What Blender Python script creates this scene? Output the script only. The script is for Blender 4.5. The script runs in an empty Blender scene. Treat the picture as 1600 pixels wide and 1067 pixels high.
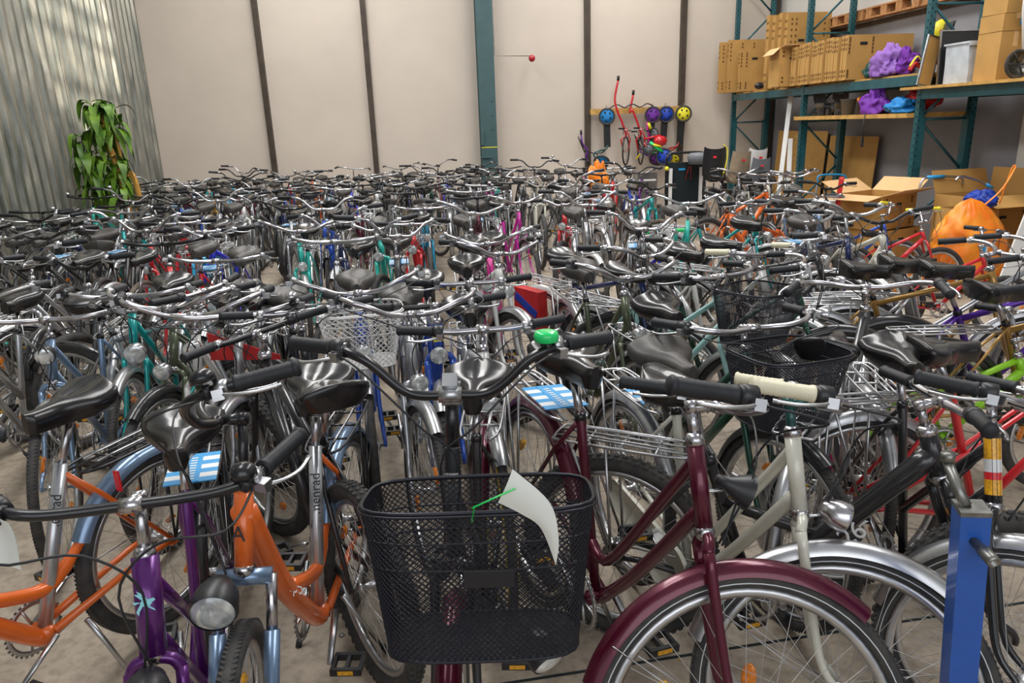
import bpy, math, random
from math import sin, cos, pi, radians, sqrt, atan2
from mathutils import Vector, Matrix
random.seed(11)
scene = bpy.context.scene
COL = scene.collection
# ---------------------------------------------------------------- camera, world, lights
cam_d = bpy.data.cameras.new('camera'); cam = bpy.data.objects.new('camera', cam_d); COL.objects.link(cam)
cam_d.sensor_width = 36; cam_d.lens = 1130.0 / 1600 * 36; cam_d.clip_start = 0.02; cam_d.clip_end = 200
_r = Vector((0.99240772, -0.11803615, -0.03456)); _dn = Vector((-0.06680598, -0.28140389, -0.9572611)); _f = Vector((0.1032661, 0.95230211, -0.28715292))
_m = Matrix(((_r.x, -_dn.x, -_f.x), (_r.y, -_dn.y, -_f.y), (_r.z, -_dn.z, -_f.z))).to_4x4()
_m.translation = Vector((0, 0, 1.70)); cam.matrix_world = _m
scene.camera = cam
scene.view_settings.view_transform = 'Standard'; scene.view_settings.look = 'None'
scene.view_settings.exposure = 0.0; scene.view_settings.gamma = 1.0; scene.view_settings.use_curve_mapping = False

world = bpy.data.worlds.new('hall daylight'); scene.world = world; world.use_nodes = True
wn = world.node_tree.nodes; wl = world.node_tree.links; wn.clear()
wo = wn.new('ShaderNodeOutputWorld'); bg = wn.new('ShaderNodeBackground'); bg.inputs['Strength'].default_value = 0.9
tc = wn.new('ShaderNodeTexCoord'); sp = wn.new('ShaderNodeSeparateXYZ'); rp = wn.new('ShaderNodeValToRGB')
wl.new(tc.outputs['Generated'], sp.inputs[0]); wl.new(sp.outputs['Z'], rp.inputs[0])
e = rp.color_ramp.elements; e[0].position = 0.0; e[0].color = (0.35, 0.34, 0.33, 1); e[1].position = 1.0; e[1].color = (0.42, 0.43, 0.45, 1)
for p_, c_ in ((0.03, (0.8, 0.84, 0.9, 1)), (0.25, (0.75, 0.79, 0.84, 1)), (0.34, (0.30, 0.30, 0.30, 1)), (0.6, (0.36, 0.36, 0.37, 1))):
    q = e.new(p_); q.color = c_
wl.new(rp.outputs[0], bg.inputs['Color']); wl.new(bg.outputs[0], wo.inputs[0])

def area(name, loc, rot, sx, sy, power, col=(1, 1, 1)):
    l = bpy.data.lights.new(name, 'AREA'); l.shape = 'RECTANGLE'; l.size = sx; l.size_y = sy; l.energy = power; l.color = col
    o = bpy.data.objects.new(name, l); COL.objects.link(o); o.location = loc; o.rotation_euler = rot
    return o
# roof skylights and the open gate behind the camera
area('skylight', (-1.6, 7.7, 6.4), (0, 0, 0), 1.3, 12, 510, (1.0, 0.98, 0.95))
area('skylight', (3.4, 7.7, 6.4), (0, 0, 0), 1.3, 12, 510, (1.0, 0.98, 0.95))
area('gate_daylight', (0.5, -3.2, 3.4), (radians(64), 0, 0), 6, 2.6, 95, (0.96, 0.98, 1.0))

# late sun through a barred roof window, falling on the metal wall
_s = bpy.data.lights.new('sun_patch_spot', 'SPOT'); _s.energy = 9000; _s.spot_size = radians(17); _s.spot_blend = 0.15; _s.shadow_soft_size = 0.02; _s.color = (1.0, 0.93, 0.8)
_so = bpy.data.objects.new('sun_patch_spot', _s); COL.objects.link(_so); _so.location = (3.2, 9.6, 6.6); _so.rotation_euler = (Vector((-4.66, 11.3, 3.15)) - Vector((3.2, 9.6, 6.6))).to_track_quat('-Z', 'Y').to_euler()
# ---------------------------------------------------------------- materials
MATS = {}
def mat(name, col, metal=0.0, rough=0.5, coat=0.0, noise=0.0, nscale=20, trans=0.0, spec=None, bump=0.0, col2=None, alpha=1.0, emit=0.0):
    if name in MATS: return MATS[name]
    m = bpy.data.materials.new(name); m.use_nodes = True; N = m.node_tree.nodes; L = m.node_tree.links
    b = N['Principled BSDF']; b.inputs['Base Color'].default_value = (*col, 1); b.inputs['Metallic'].default_value = metal
    b.inputs['Roughness'].default_value = rough
    if coat: b.inputs['Coat Weight'].default_value = coat; b.inputs['Coat Roughness'].default_value = 0.08
    if trans: b.inputs['Transmission Weight'].default_value = trans
    if spec is not None: b.inputs['Specular IOR Level'].default_value = spec
    if emit: b.inputs['Emission Color'].default_value = (*col, 1); b.inputs['Emission Strength'].default_value = emit
    if alpha < 1: b.inputs['Alpha'].default_value = alpha
    if noise or bump:
        t = N.new('ShaderNodeTexCoord'); n = N.new('ShaderNodeTexNoise'); n.inputs['Scale'].default_value = nscale; n.inputs['Detail'].default_value = 6
        L.new(t.outputs['Object'], n.inputs['Vector'])
        if noise:
            r = N.new('ShaderNodeValToRGB'); c2 = col2 or tuple(max(0, c * (1 - noise)) for c in col)
            r.color_ramp.elements[0].position = 0.35; r.color_ramp.elements[1].position = 0.65
            r.color_ramp.elements[0].color = (*c2, 1); r.color_ramp.elements[1].color = (*col, 1)
            L.new(n.outputs['Fac'], r.inputs[0]); L.new(r.outputs[0], b.inputs['Base Color'])
        if bump:
            bp = N.new('ShaderNodeBump'); bp.inputs['Strength'].default_value = bump; bp.inputs['Distance'].default_value = 0.01
            L.new(n.outputs['Fac'], bp.inputs['Height']); L.new(bp.outputs[0], b.inputs['Normal'])
    MATS[name] = m; return m
mat('chrome', (0.62, 0.61, 0.64), 1, 0.22, noise=0.35, nscale=14)
mat('alloy', (0.62, 0.63, 0.65), 1, 0.32, noise=0.3, nscale=10)
mat('steel_dull', (0.36, 0.35, 0.34), 0.9, 0.45, noise=0.4, nscale=18)
mat('spoke', (0.62, 0.62, 0.62), 0.9, 0.35)
mat('tyre', (0.030, 0.031, 0.034), 0, 0.75, noise=0.5, nscale=30, col2=(0.06, 0.055, 0.05))
mat('tyre_brown', (0.14, 0.11, 0.08), 0, 0.8, noise=0.4, nscale=20)
mat('reflex_stripe', (0.62, 0.66, 0.68), 0.2, 0.4)
mat('black_plastic', (0.018, 0.019, 0.022), 0, 0.38)
mat('rubber_grip', (0.014, 0.016, 0.021), 0, 0.55, noise=0.3, nscale=60)
mat('leather', (0.011, 0.010, 0.011), 0, 0.27, coat=0.25, noise=0.3, nscale=25)
mat('leather_grey', (0.065, 0.06, 0.055), 0, 0.48, noise=0.35, nscale=25)
mat('black_metal', (0.014, 0.014, 0.017), 0.3, 0.28, coat=0.4)
mat('black_wire', (0.020, 0.021, 0.030), 0.5, 0.35)
mat('white_wire', (0.75, 0.75, 0.74), 0.2, 0.4)
mat('orange_reflector', (0.95, 0.28, 0.02), 0, 0.25, coat=0.6, noise=0.35, nscale=120)
mat('amber_reflector', (0.98, 0.48, 0.02), 0, 0.25, coat=0.6, noise=0.3, nscale=120)
mat('red_reflector', (0.75, 0.02, 0.03), 0, 0.25, coat=0.6)
mat('lens', (0.85, 0.90, 0.90), 0.35, 0.12, coat=0.8, noise=0.45, nscale=45)
mat('cream_plastic', (0.78, 0.74, 0.55), 0, 0.45, noise=0.12, nscale=30)
mat('white_plastic', (0.80, 0.80, 0.79), 0, 0.4)
mat('paper', (0.80, 0.82, 0.78), 0, 0.7, noise=0.06, nscale=5)
mat('tag_blue', (0.03, 0.34, 0.72), 0, 0.4)
mat('tag_white', (0.80, 0.82, 0.83), 0, 0.45)
mat('green_tie', (0.02, 0.62, 0.12), 0, 0.35)
mat('bell_green', (0.01, 0.66, 0.16), 0, 0.25, coat=0.5)
mat('yellow_plastic', (0.85, 0.75, 0.03), 0, 0.4)
mat('yellow_tyre', (0.80, 0.58, 0.04), 0, 0.6)
mat('ink', (0.02, 0.02, 0.02), 0, 0.6)
mat('ink_white', (0.82, 0.84, 0.86), 0, 0.5)
PAINT = {
 'black': (0.015, 0.015, 0.018), 'charcoal': (0.06, 0.065, 0.07), 'silver': (0.50, 0.52, 0.55), 'grey': (0.20, 0.21, 0.22), 'white': (0.74, 0.75, 0.73),
 'cream': (0.66, 0.65, 0.56), 'burgundy': (0.105, 0.006, 0.026), 'red': (0.68, 0.02, 0.03), 'orange': (0.85, 0.16, 0.02), 'purple': (0.13, 0.02, 0.20),
 'blue': (0.02, 0.10, 0.58), 'royal blue': (0.02, 0.03, 0.62), 'sky blue': (0.03, 0.42, 0.70), 'teal': (0.0, 0.36, 0.36), 'turquoise': (0.02, 0.50, 0.42),
 'dark green': (0.02, 0.085, 0.055), 'olive': (0.10, 0.12, 0.07), 'lime': (0.35, 0.80, 0.03), 'yellow': (0.85, 0.60, 0.03), 'gold': (0.50, 0.28, 0.07),
 'pink': (0.80, 0.03, 0.34), 'mint': (0.38, 0.66, 0.64), 'steel blue': (0.22, 0.33, 0.50), 'navy': (0.015, 0.03, 0.12), 'violet': (0.12, 0.03, 0.42), 'magenta': (0.62, 0.02, 0.38)}
def paint(c):
    met = {'silver': 0.75, 'burgundy': 0.45, 'purple': 0.5, 'grey': 0.5, 'steel blue': 0.6, 'gold': 0.5, 'teal': 0.25, 'violet': 0.4, 'olive': 0.4, 'dark green': 0.4}.get(c, 0.05)
    return mat('paint ' + c, PAINT[c], met, 0.28, coat=0.5, noise=0.18, nscale=9)

# ---------------------------------------------------------------- mesh building
def V(*a): return Vector(a if len(a) == 3 else a[0])
class MB:
    def __init__(s, *mats): s.v = []; s.f = []; s.m = []; s.flat = []; s.mats = list(mats) or ['black_plastic']; s.cur = 0; s.sm = True
    def use(s, name, smooth=True):
        if name not in s.mats: s.mats.append(name)
        s.cur = s.mats.index(name); s.sm = smooth; return s
    def face(s, idx): s.f.append(idx); s.m.append(s.cur); s.flat.append(s.sm)
    def ring(s, pts):
        b = len(s.v); s.v.extend([tuple(p) for p in pts]); return list(range(b, b + len(pts)))
    def bridge(s, a, b, closed=True):
        n = len(a)
        for i in range(n if closed else n - 1):
            j = (i + 1) % n; s.face((a[i], a[j], b[j], b[i]))
    def tube(s, pts, r, seg=8, closed=False, caps=True, flat=1.0, upv=None):
        pts = [Vector(p) for p in pts]; n = len(pts); rr = r if isinstance(r, (list, tuple)) else [r] * n
        T = []
        for i in range(n):
            a = pts[(i - 1) % n] if (closed or i > 0) else pts[i]; b = pts[(i + 1) % n] if (closed or i < n - 1) else pts[i]
            d = b - a; T.append(d.normalized() if d.length > 1e-9 else Vector((0, 0, 1)))
        ref = Vector(upv) if upv else (Vector((0, 1, 0)) if abs(T[0].y) < 0.9 else Vector((1, 0, 0)))
        nrm = (ref - T[0] * ref.dot(T[0])).normalized(); rings = []
        for i in range(n):
            nrm = nrm - T[i] * nrm.dot(T[i])
            if nrm.length < 1e-6: nrm = T[i].orthogonal()
            nrm.normalize(); bn = T[i].cross(nrm)
            rings.append(s.ring([pts[i] + nrm * (cos(2 * pi * k / seg) * rr[i]) + bn * (sin(2 * pi * k / seg) * rr[i] * flat) for k in range(seg)]))
        for i in range(n - 1): s.bridge(rings[i], rings[i + 1])
        if closed: s.bridge(rings[-1], rings[0])
        elif caps:
            s.face(tuple(reversed(rings[0]))); s.face(tuple(rings[-1]))
        return s
    def box(s, c, size, rot=None):
        hx, hy, hz = size[0] / 2, size[1] / 2, size[2] / 2; c = Vector(c); P = []
        for x in (-hx, hx):
            for y in (-hy, hy):
                for z in (-hz, hz):
                    p = Vector((x, y, z)); p = rot @ p if rot else p; P.append(c + p)
        b = s.ring(P); sm = s.sm; s.sm = False
        for q in ((0, 1, 3, 2), (4, 6, 7, 5), (0, 4, 5, 1), (2, 3, 7, 6), (0, 2, 6, 4), (1, 5, 7, 3)): s.face(tuple(b[i] for i in q))
        s.sm = sm; return s
    def lathe(s, prof, c=(0, 0, 0), axis=(0, 0, 1), seg=16, closed=False, a0=0.0, a1=2 * pi):
        ax = Vector(axis).normalized(); u = ax.orthogonal().normalized(); w = ax.cross(u); c = Vector(c); full = abs(a1 - a0 - 2 * pi) < 1e-6
        ns = seg if full else seg + 1; rings = []
        for k in range(ns):
            t = a0 + (a1 - a0) * k / seg; d = u * cos(t) + w * sin(t)
            rings.append(s.ring([c + d * r + ax * h for r, h in prof]))
        for k in range(seg): s.bridge(rings[k], rings[(k + 1) % ns], closed)
        return s
    def arc(s, prof, a0, a1, seg=24, R=0.34, c=(0, 0, 0)):
        # sweeps a profile of (radial offset, y) about the y axis, angles measured in the xz plane
        rings = []; c = Vector(c)
        for k in range(seg + 1):
            t = a0 + (a1 - a0) * k / seg
            rings.append(s.ring([c + Vector((cos(t) * (R + dr), y, sin(t) * (R + dr))) for dr, y in prof]))
        for k in range(seg): s.bridge(rings[k], rings[k + 1], False)
        return s
    def ball(s, c, r, seg=10, sc=(1, 1, 1)):
        c = Vector(c); rows = max(4, seg // 2); rr = []
        for i in range(rows + 1):
            t = pi * i / rows
            rr.append(s.ring([c + Vector((sin(t) * cos(2 * pi * k / seg) * r * sc[0], sin(t) * sin(2 * pi * k / seg) * r * sc[1], cos(t) * r * sc[2])) for k in range(seg)]))
        for i in range(rows): s.bridge(rr[i], rr[i + 1])
        return s
    def grid(s, fn, nu, nv):
        rows = [s.ring([fn(i / nu, j / nv) for i in range(nu + 1)]) for j in range(nv + 1)]
        for j in range(nv): s.bridge(rows[j], rows[j + 1], False)
        return s
    def mesh(s, name):
        me = bpy.data.meshes.new(name); me.from_pydata(s.v, [], s.f); me.polygons.foreach_set('material_index', s.m)
        me.polygons.foreach_set('use_smooth', s.flat)
        for m in s.mats: me.materials.append(None if m is None else (MATS[m] if isinstance(m, str) else m))
        me.update(); return me
def put(name, me, parent=None, mtx=None, over=None):
    o = bpy.data.objects.new(name, me); COL.objects.link(o)
    if parent: o.parent = parent
    if mtx is not None: o.matrix_local = mtx
    if over:
        for k, m in over.items():
            o.material_slots[k].link = 'OBJECT'; o.material_slots[k].material = m
    return o
def build(mb, name, parent=None, mtx=None): return put(name, mb.mesh(name), parent, mtx)
def thing(name, label, cat, loc=(0, 0, 0), rz=0.0, group=None, rot=None):
    o = bpy.data.objects.new(name, None); COL.objects.link(o); o.empty_display_size = 0.1
    o.location = loc; o.rotation_euler = rot or (0, 0, rz); o['label'] = label; o['category'] = cat
    if group: o['group'] = group
    return o
def tag(o, label, cat, group=None):
    o['label'] = label; o['category'] = cat
    if group: o['group'] = group
    return o
def struct(o): o['kind'] = 'structure'; return o
def smooth_path(pts, n=5, closed=False):
    P = [Vector(p) for p in pts]; out = []; m = len(P)
    rng = m if closed else m - 1
    for i in range(rng):
        if closed: p0, p1, p2, p3 = P[(i - 1) % m], P[i], P[(i + 1) % m], P[(i + 2) % m]
        else: p0, p1, p2, p3 = P[max(i - 1, 0)], P[i], P[i + 1], P[min(i + 2, m - 1)]
        for k in range(n):
            t = k / n
            out.append(0.5 * ((2 * p1) + (p2 - p0) * t + (2 * p0 - 5 * p1 + 4 * p2 - p3) * t * t + (3 * p1 - p0 - 3 * p2 + p3) * t ** 3))
    if not closed: out.append(P[-1])
    return out
def text(name, s, size, mtx, m, parent, extrude=0.0006, label=None):
    c = bpy.data.curves.new(name, 'FONT'); c.body = s; c.size = size; c.extrude = extrude; c.align_x = 'CENTER'; c.align_y = 'CENTER'; c.materials.append(MATS[m])
    tmp = bpy.data.objects.new('tmp', c); me = bpy.data.meshes.new_from_object(tmp); bpy.data.objects.remove(tmp); bpy.data.curves.remove(c)
    o = bpy.data.objects.new(name, me); COL.objects.link(o); o.parent = parent; o.matrix_local = mtx
    if label: o['label'] = label
    return o
# ---------------------------------------------------------------- bicycles
class G: pass
def geom(kind):
    g = G(); g.kind = kind
    if kind == 'city': g.R, g.tw, g.bbz, g.rx, g.fx, g.st, g.sad, g.cr, g.hl, g.tr = .345, .019, .28, -.46, .64, (-.155, .76), (-.215, .95), .40, .19, .0145
    elif kind == 'mtb': g.R, g.tw, g.bbz, g.rx, g.fx, g.st, g.sad, g.cr, g.hl, g.tr = .335, .027, .29, -.43, .66, (-.14, .70), (-.23, .96), .44, .13, .018
    elif kind == 'share': g.R, g.tw, g.bbz, g.rx, g.fx, g.st, g.sad, g.cr, g.hl, g.tr = .330, .024, .28, -.46, .64, (-.16, .74), (-.225, .96), .41, .19, .017
    else: g.R, g.tw, g.bbz, g.rx, g.fx, g.st, g.sad, g.cr, g.hl, g.tr = .24, .022, .22, -.32, .45, (-.10, .46), (-.15, .62), .30, .10, .0135
    g.u = Vector((-.330, 0, .944)); g.axp = Vector((g.fx - .053, 0, g.R))
    g.hb = g.axp + g.u * (g.cr + .015); g.ht = g.hb + g.u * g.hl
    g.bb = Vector((0, 0, g.bbz)); g.ra = Vector((g.rx, 0, g.R)); g.stt = Vector((g.st[0], 0, g.st[1])); g.sp = Vector((g.sad[0], 0, g.sad[1]))
    return g
GEO = {k: geom(k) for k in ('city', 'mtb', 'share', 'kids')}
CACHE = {}
def cached(key, fn):
    if key not in CACHE: CACHE[key] = fn()
    return CACHE[key]
SEG = (12, 8, 5)

def m_tyre(kind, lod, style):
    g = GEO[kind]; mb = MB({'brown': 'tyre_brown', 'yellow': 'yellow_tyre', 'white': 'white_plastic'}.get(style, 'tyre')); n = (72, 40, 22)[lod]; k = (12, 8, 5)[lod]
    mb.tube([(cos(2 * pi * i / n) * (g.R - g.tw), 0, sin(2 * pi * i / n) * (g.R - g.tw)) for i in range(n)], g.tw, k, closed=True, upv=(0, 1, 0))
    if style == 'yellow': mb.use('tyre'); mb.tube([(cos(2 * pi * i / n) * (g.R - g.tw * .6), 0, sin(2 * pi * i / n) * (g.R - g.tw * .6)) for i in range(n)], g.tw * .85, k, closed=True, upv=(0, 1, 0))
    if lod == 0:
        if kind == 'mtb':
            for i in range(n):
                for y, a in ((-.6, 0), (.6, 0), (0, .5)):
                    t = 2 * pi * (i + a) / n; r = g.R - .001 - abs(y) * .008
                    mb.box((cos(t) * r, y * g.tw * 1.1, sin(t) * r), (.008, .012, .014), Matrix.Rotation(-t, 3, 'Y'))
        else:
            for i in range(n * 2):
                for y in (-1, 1):
                    t = pi * i / n; r = g.R - .0012
                    mb.box((cos(t) * (r - .002), y * g.tw * .5, sin(t) * (r - .002)), (.004, .012, .0055), Matrix.Rotation(-t, 3, 'Y') @ Matrix.Rotation(y * .6, 3, 'X'))
    if style == 'stripe' and lod < 2:
        mb.use('reflex_stripe')
        for y in (-1, 1):
            mb.arc([(-.0012, 0), (.0012, 0)], 0, 2 * pi, n, R=g.R - g.tw * 1.25, c=(0, y * g.tw * 1.005, 0))
    return mb.mesh('tyre')
def m_wheel(kind, lod, style, with_tyre):
    g = GEO[kind]; mb = MB('alloy'); n = (72, 40, 22)[lod]; ri = g.R - 2 * g.tw
    mb.lathe([(ri + .004, -.011), (ri + .004, .011), (ri - .010, .012), (ri - .018, .006), (ri - .018, -.006), (ri - .010, -.012)], axis=(0, 1, 0), seg=n, closed=True)
    mb.use('spoke'); ns = {'city': 36, 'mtb': 36, 'share': 36, 'kids': 20}[kind]
    if lod == 2: ns = 16
    rs = (.0010, .0011, .0017)[lod]; hf = .028
    for i in range(ns):
        side = 1 if i % 2 else -1; a = 2 * pi * i / ns; sg = 1 if (i // 2) % 2 else -1; b = a + sg * (1.15 if lod < 2 else .5)
        mb.tube([(cos(b) * .02, side * hf, sin(b) * .02), (cos(a) * (ri - .017), 0, sin(a) * (ri - .017))], rs, 3, caps=False)
    mb.use('alloy'); hs = (16, 10, 6)[lod]
    mb.lathe([(0, -.052), (.006, -.052), (.006, -.036), (.022, -.032), (.022, -.026), (.011, -.02), (.011, .02), (.022, .026), (.022, .032), (.006, .036), (.006, .052), (0, .052)], axis=(0, 1, 0), seg=hs)
    if with_tyre:
        mb.use({'brown': 'tyre_brown', 'yellow': 'yellow_tyre'}.get(style, 'tyre')); k = (12, 8, 5)[lod]
        mb.tube([(cos(2 * pi * i / n) * (g.R - g.tw), 0, sin(2 * pi * i / n) * (g.R - g.tw)) for i in range(n)], g.tw, k, closed=True, upv=(0, 1, 0))
    return mb.mesh('wheel')
def m_reflector(col):
    mb = MB(col + '_reflector'); mb.ball((0, 0, 0), .035, 14, (.52, .17, 1.0)); mb.box((0, 0, 0), (.010, .014, .060))
    return mb.mesh('spoke_reflector')
def m_guard(kind, lod, front):
    g = GEO[kind]; mb = MB(None); r = .014; w = g.tw + .009
    prof = [(-.016, -w), (.002, -w * .86), (.012, -w * .45), (.016, 0), (.012, w * .45), (.002, w * .86), (-.016, w)]
    if lod == 2: prof = prof[::2]
    a0, a1 = (radians(60), radians(176)) if front else (radians(28), radians(205))
    mb.arc(prof, a0, a1, (36, 20, 10)[lod], R=g.R + .008)
    mb.arc([(p[0] - .0016, p[1]) for p in reversed(prof)], a0, a1, (36, 20, 10)[lod], R=g.R + .008)
    if lod < 2:
        mb.use('alloy')
        for a in ((radians(160),) if front else (radians(150), radians(190))):
            for y in (-1, 1):
                mb.tube([(cos(a) * (g.R + .005), y * w, sin(a) * (g.R + .005)), (0, y * .05, 0)], .0018, 4)
    return mb.mesh('mudguard')
def m_frame(kind, style, lod):
    g = GEO[kind]; mb = MB(None); s = SEG[lod]; t = g.tr; fat = style == 'stepfat'; style = 'step' if fat else style
    st_dir = (g.stt - g.bb).normalized()
    if style != 'share': mb.tube([g.bb, g.stt, g.stt + st_dir * .02], [t, t, t * .97], s)
    mb.tube([g.hb, g.ht], t * (1.8 if fat else 1.32), s)
    for e_, d in ((g.hb, -1), (g.ht, 1)):
        if lod < 2: mb.use('chrome'); mb.lathe([(0, d * .018), (t * 1.1, d * .018), (t * 1.5, d * .006), (t * 1.5, -d * .006), (t * 1.2, -d * .01)], c=e_, axis=g.u, seg=s)
    mb.use(None)
    mb.tube([g.bb + V(0, -.036, 0), g.bb + V(0, .036, 0)], .021, s)
    h1 = g.hb + g.u * (g.hl * .25); h2 = g.hb + g.u * (g.hl * .82)
    if style == 'step':
        mb.tube([h1, g.bb], t * 1.15, s); q = g.bb + st_dir * .17
        mb.tube([h2, q], t, s)
    elif style == 'swan':
        q = g.bb + st_dir * .16
        mb.tube(smooth_path([h1, h1.lerp(g.bb, .5) + V(-.01, 0, -.045), g.bb + V(.03, 0, .015)], 6), t * 1.2, s)
        mb.tube(smooth_path([h2, h2 + V(-.10, 0, -.14), q + V(.11, 0, .0), q], 6), t, s)
    elif style == 'mixte':
        mb.tube([h1, g.bb], t * 1.05, s)
        for y in (-1, 1): mb.tube([h2 + V(0, y * .014, 0), g.bb + st_dir * .26 + V(0, y * .02, 0), g.ra + V(0, y * .058, 0)], t * .6, s)
    elif style == 'mono':
        mb.tube(smooth_path([h1.lerp(h2, .45), h1.lerp(g.bb, .5) + V(0, 0, .015), g.bb], 5), [.030] * 5 + [.036] * 6, s); mb.tube([g.bb + st_dir * .30, h1.lerp(g.bb, .55)], t, s)
    elif style == 'diamond':
        mb.tube([h1, g.bb], t * 1.15, s); mb.tube([h2, g.stt - st_dir * .03], t, s)
    elif style == 'slope':
        mb.tube([h1, g.bb], [t * 1.6, t * 1.35], s); mb.tube([h2, g.stt - st_dir * .05], t * 1.1, s)
    elif style == 'share':
        q = g.bb + st_dir * .13
        mb.tube(smooth_path([h2 - g.u * .02, h1.lerp(g.bb, .45) + V(0, 0, -.02), g.bb + V(.03, 0, .0), g.bb], 6), [t * 1.9] * 18 + [t * 1.5], s, flat=.85)
        mb.tube(smooth_path([h1.lerp(g.bb, .55), q + V(.05, 0, .01), q + V(-.04, 0, .02), q + V(-.17, 0, .12), g.stt + V(-.14, 0, -.12)], 5), [t * 1.25] * 12 + [t * .95] * 9, s)
    for y in (-1, 1):
        mb.tube([g.bb + V(-.01, y * .03, 0), g.ra + V(.10, y * .045, 0), g.ra + V(0, y * .058, 0)], [t * .8, t * .6, t * .5], s)
        mb.tube([g.stt + V(0, y * .012, -.01), g.ra.lerp(g.stt, .72) + V(0, y * .036, 0), g.ra + V(0, y * .058, 0)], [t * .5, t * .5, t * .45], max(4, s - 2))
        if lod < 2: mb.box(g.ra + V(.0, y * .058, 0), (.03, .005, .03))
    return mb.mesh('frame')
def m_fork(kind, lod, susp):
    g = GEO[kind]; mb = MB(None); s = SEG[lod]; cr = g.axp + g.u * g.cr; w = g.tw + .028; t = g.tr
    fa = V(g.fx, 0, g.R)
    if susp:
        mb.tube([cr + V(0, -w - .01, -.005), cr + V(0, w + .01, -.005)], t * 1.2, s)
        for y in (-1, 1):
            mb.use('chrome'); mb.tube([cr + V(0, y * (w + .008), 0), cr - g.u * .16 + V(0, y * (w + .008), 0)], .013, s)
            mb.use(None); mb.tube([cr - g.u * .13 + V(0, y * (w + .008), 0), fa + V(-.03, y * (w + .008), .06), fa + V(0, y * (w + .004), 0)], [.019, .018, .012], s)
    else:
        mb.tube(smooth_path([cr + V(.0, -w, -.025), cr + V(0, -w * .7, .0), cr + V(0, 0, .008), cr + V(0, w * .7, .0), cr + V(.0, w, -.025)], 3), t * .85, s)
        for y in (-1, 1):
            p = [cr + V(0, y * w, -.02), cr - g.u * (g.cr * .55) + V(0, y * w, 0), cr - g.u * (g.cr * .82) + V(.012, y * (w + .006), 0), fa + V(-.006, y * (w + .010), 0.02), fa + V(0, y * (w + .010), -.008)]
            pp = smooth_path(p, 4); mb.tube(pp, [t * .86 - t * .42 * i / (len(pp) - 1) for i in range(len(pp))], s)
    return mb.mesh('fork')
BARS = {
 'city': [(0, 0, 0), (.004, .05, 0), (.028, .10, .012), (.038, .17, .045), (.015, .235, .065), (-.05, .27, .068), (-.12, .285, .062), (-.20, .30, .055)],
 'cruiser': [(0, 0, 0), (.0, .07, 0), (.0, .115, .02), (-.005, .175, .075), (-.015, .215, .095), (-.035, .25, .10), (-.065, .29, .10), (-.115, .375, .095)],
 'rise': [(0, 0, 0), (0, .06, 0), (-.002, .13, .035), (-.008, .17, .05), (-.025, .24, .055), (-.045, .32, .058)],
 'flat': [(0, 0, 0), (0, .1, 0), (-.006, .17, .006), (-.02, .24, .010), (-.035, .30, .012)],
 'tour': [(0, 0, 0), (.01, .06, 0), (.03, .12, .005), (.03, .19, .015), (-.01, .245, .02), (-.09, .275, .018), (-.17, .29, .01)],
 'comfort': [(0, 0, 0), (0, .08, 0), (.002, .15, .004), (-.004, .20, .012), (-.03, .235, .022), (-.135, .31, .045)],
 'bmx': [(0, 0, 0), (0, .05, 0), (0, .10, .08), (-.004, .13, .105), (-.02, .18, .11), (-.04, .26, .11)]}
def bar_pts(style, n=5):
    half = smooth_path(BARS[style], n); return [Vector((p.x, -p.y, p.z)) for p in reversed(half[1:])] + half
def bar_c(kind, rise=0.0):
    g = GEO[kind]; return g.ht + g.u * (.075 + rise) + V(.055, 0, .012)
def grip_seg(style, side, L=.125):
    P = [Vector(p) for p in BARS[style]]; d = (P[-1] - P[-2]).normalized(); a = P[-1] - d * L; b = P[-1] + d * .004
    f = lambda p: Vector((p.x, p.y * side, p.z))
    return f(a), f(b), f(P[-1] - d * (L + .03)), f(d) - Vector()
def m_bar(style, lod):
    mb = MB(None); mb.tube(bar_pts(style, (6, 4, 3)[lod]), .0112, SEG[lod]); return mb.mesh('handlebar')
def m_grip(style, side, lod):
    mb = MB('rubber_grip'); a, b, c, d = grip_seg(style, side); s = (14, 8, 5)[lod]
    if lod == 0:
        pts = []; rr = []
        for i in range(25):
            pts.append(a.lerp(b, i / 24)); rr.append(.0158 if 5 < i < 22 and i % 2 else .0172)
        rr[0] = .019; rr[1] = .019; rr[-2] = .0195; rr[-1] = .016; mb.tube(pts, rr, s)
    else: mb.tube([a, a.lerp(b, .1), a.lerp(b, .9), b], [.018, .0165, .0165, .018], s)
    return mb.mesh('grip')
def m_lever(style, side, lod):
    mb = MB('alloy'); a, b, c, d = grip_seg(style, side); s = (8, 6, 4)[lod]; d = (b - a).normalized()
    fwd = Vector((0, 0, 1)).cross(d) * (-side); fwd = fwd.normalized() if fwd.length > 1e-5 else V(1, 0, 0)
    if fwd.x < 0: fwd = -fwd
    k = c + fwd * .022 + V(0, 0, -.012)
    mb.tube([c - d * .008, c + d * .016], .0165, 10 if lod < 2 else 5); mb.box(k, (.028, .022, .022), d.to_track_quat('Y', 'Z').to_matrix())
    mb.tube(smooth_path([k, k + fwd * .022 + d * .03 + V(0, 0, -.006), k + fwd * .03 + d * .075 + V(0, 0, -.012), k + fwd * .02 + d * .12 + V(0, 0, -.012)], 3), [.006, .0065] + [.0055] * 7 + [.0075], s, flat=.7)
    return mb.mesh('brake_lever')
def m_shifter(style, side):
    mb = MB('black_plastic'); a, b, c, d = grip_seg(style, side); d = (b - a).normalized()
    mb.tube([a - d * .002, a - d * .012, a - d * .035, a - d * .038], [.019, .022, .022, .017], 14); mb.box(a - d * .02 + V(.018, 0, -.008), (.03, .026, .02))
    return mb.mesh('gear_shifter')
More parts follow.
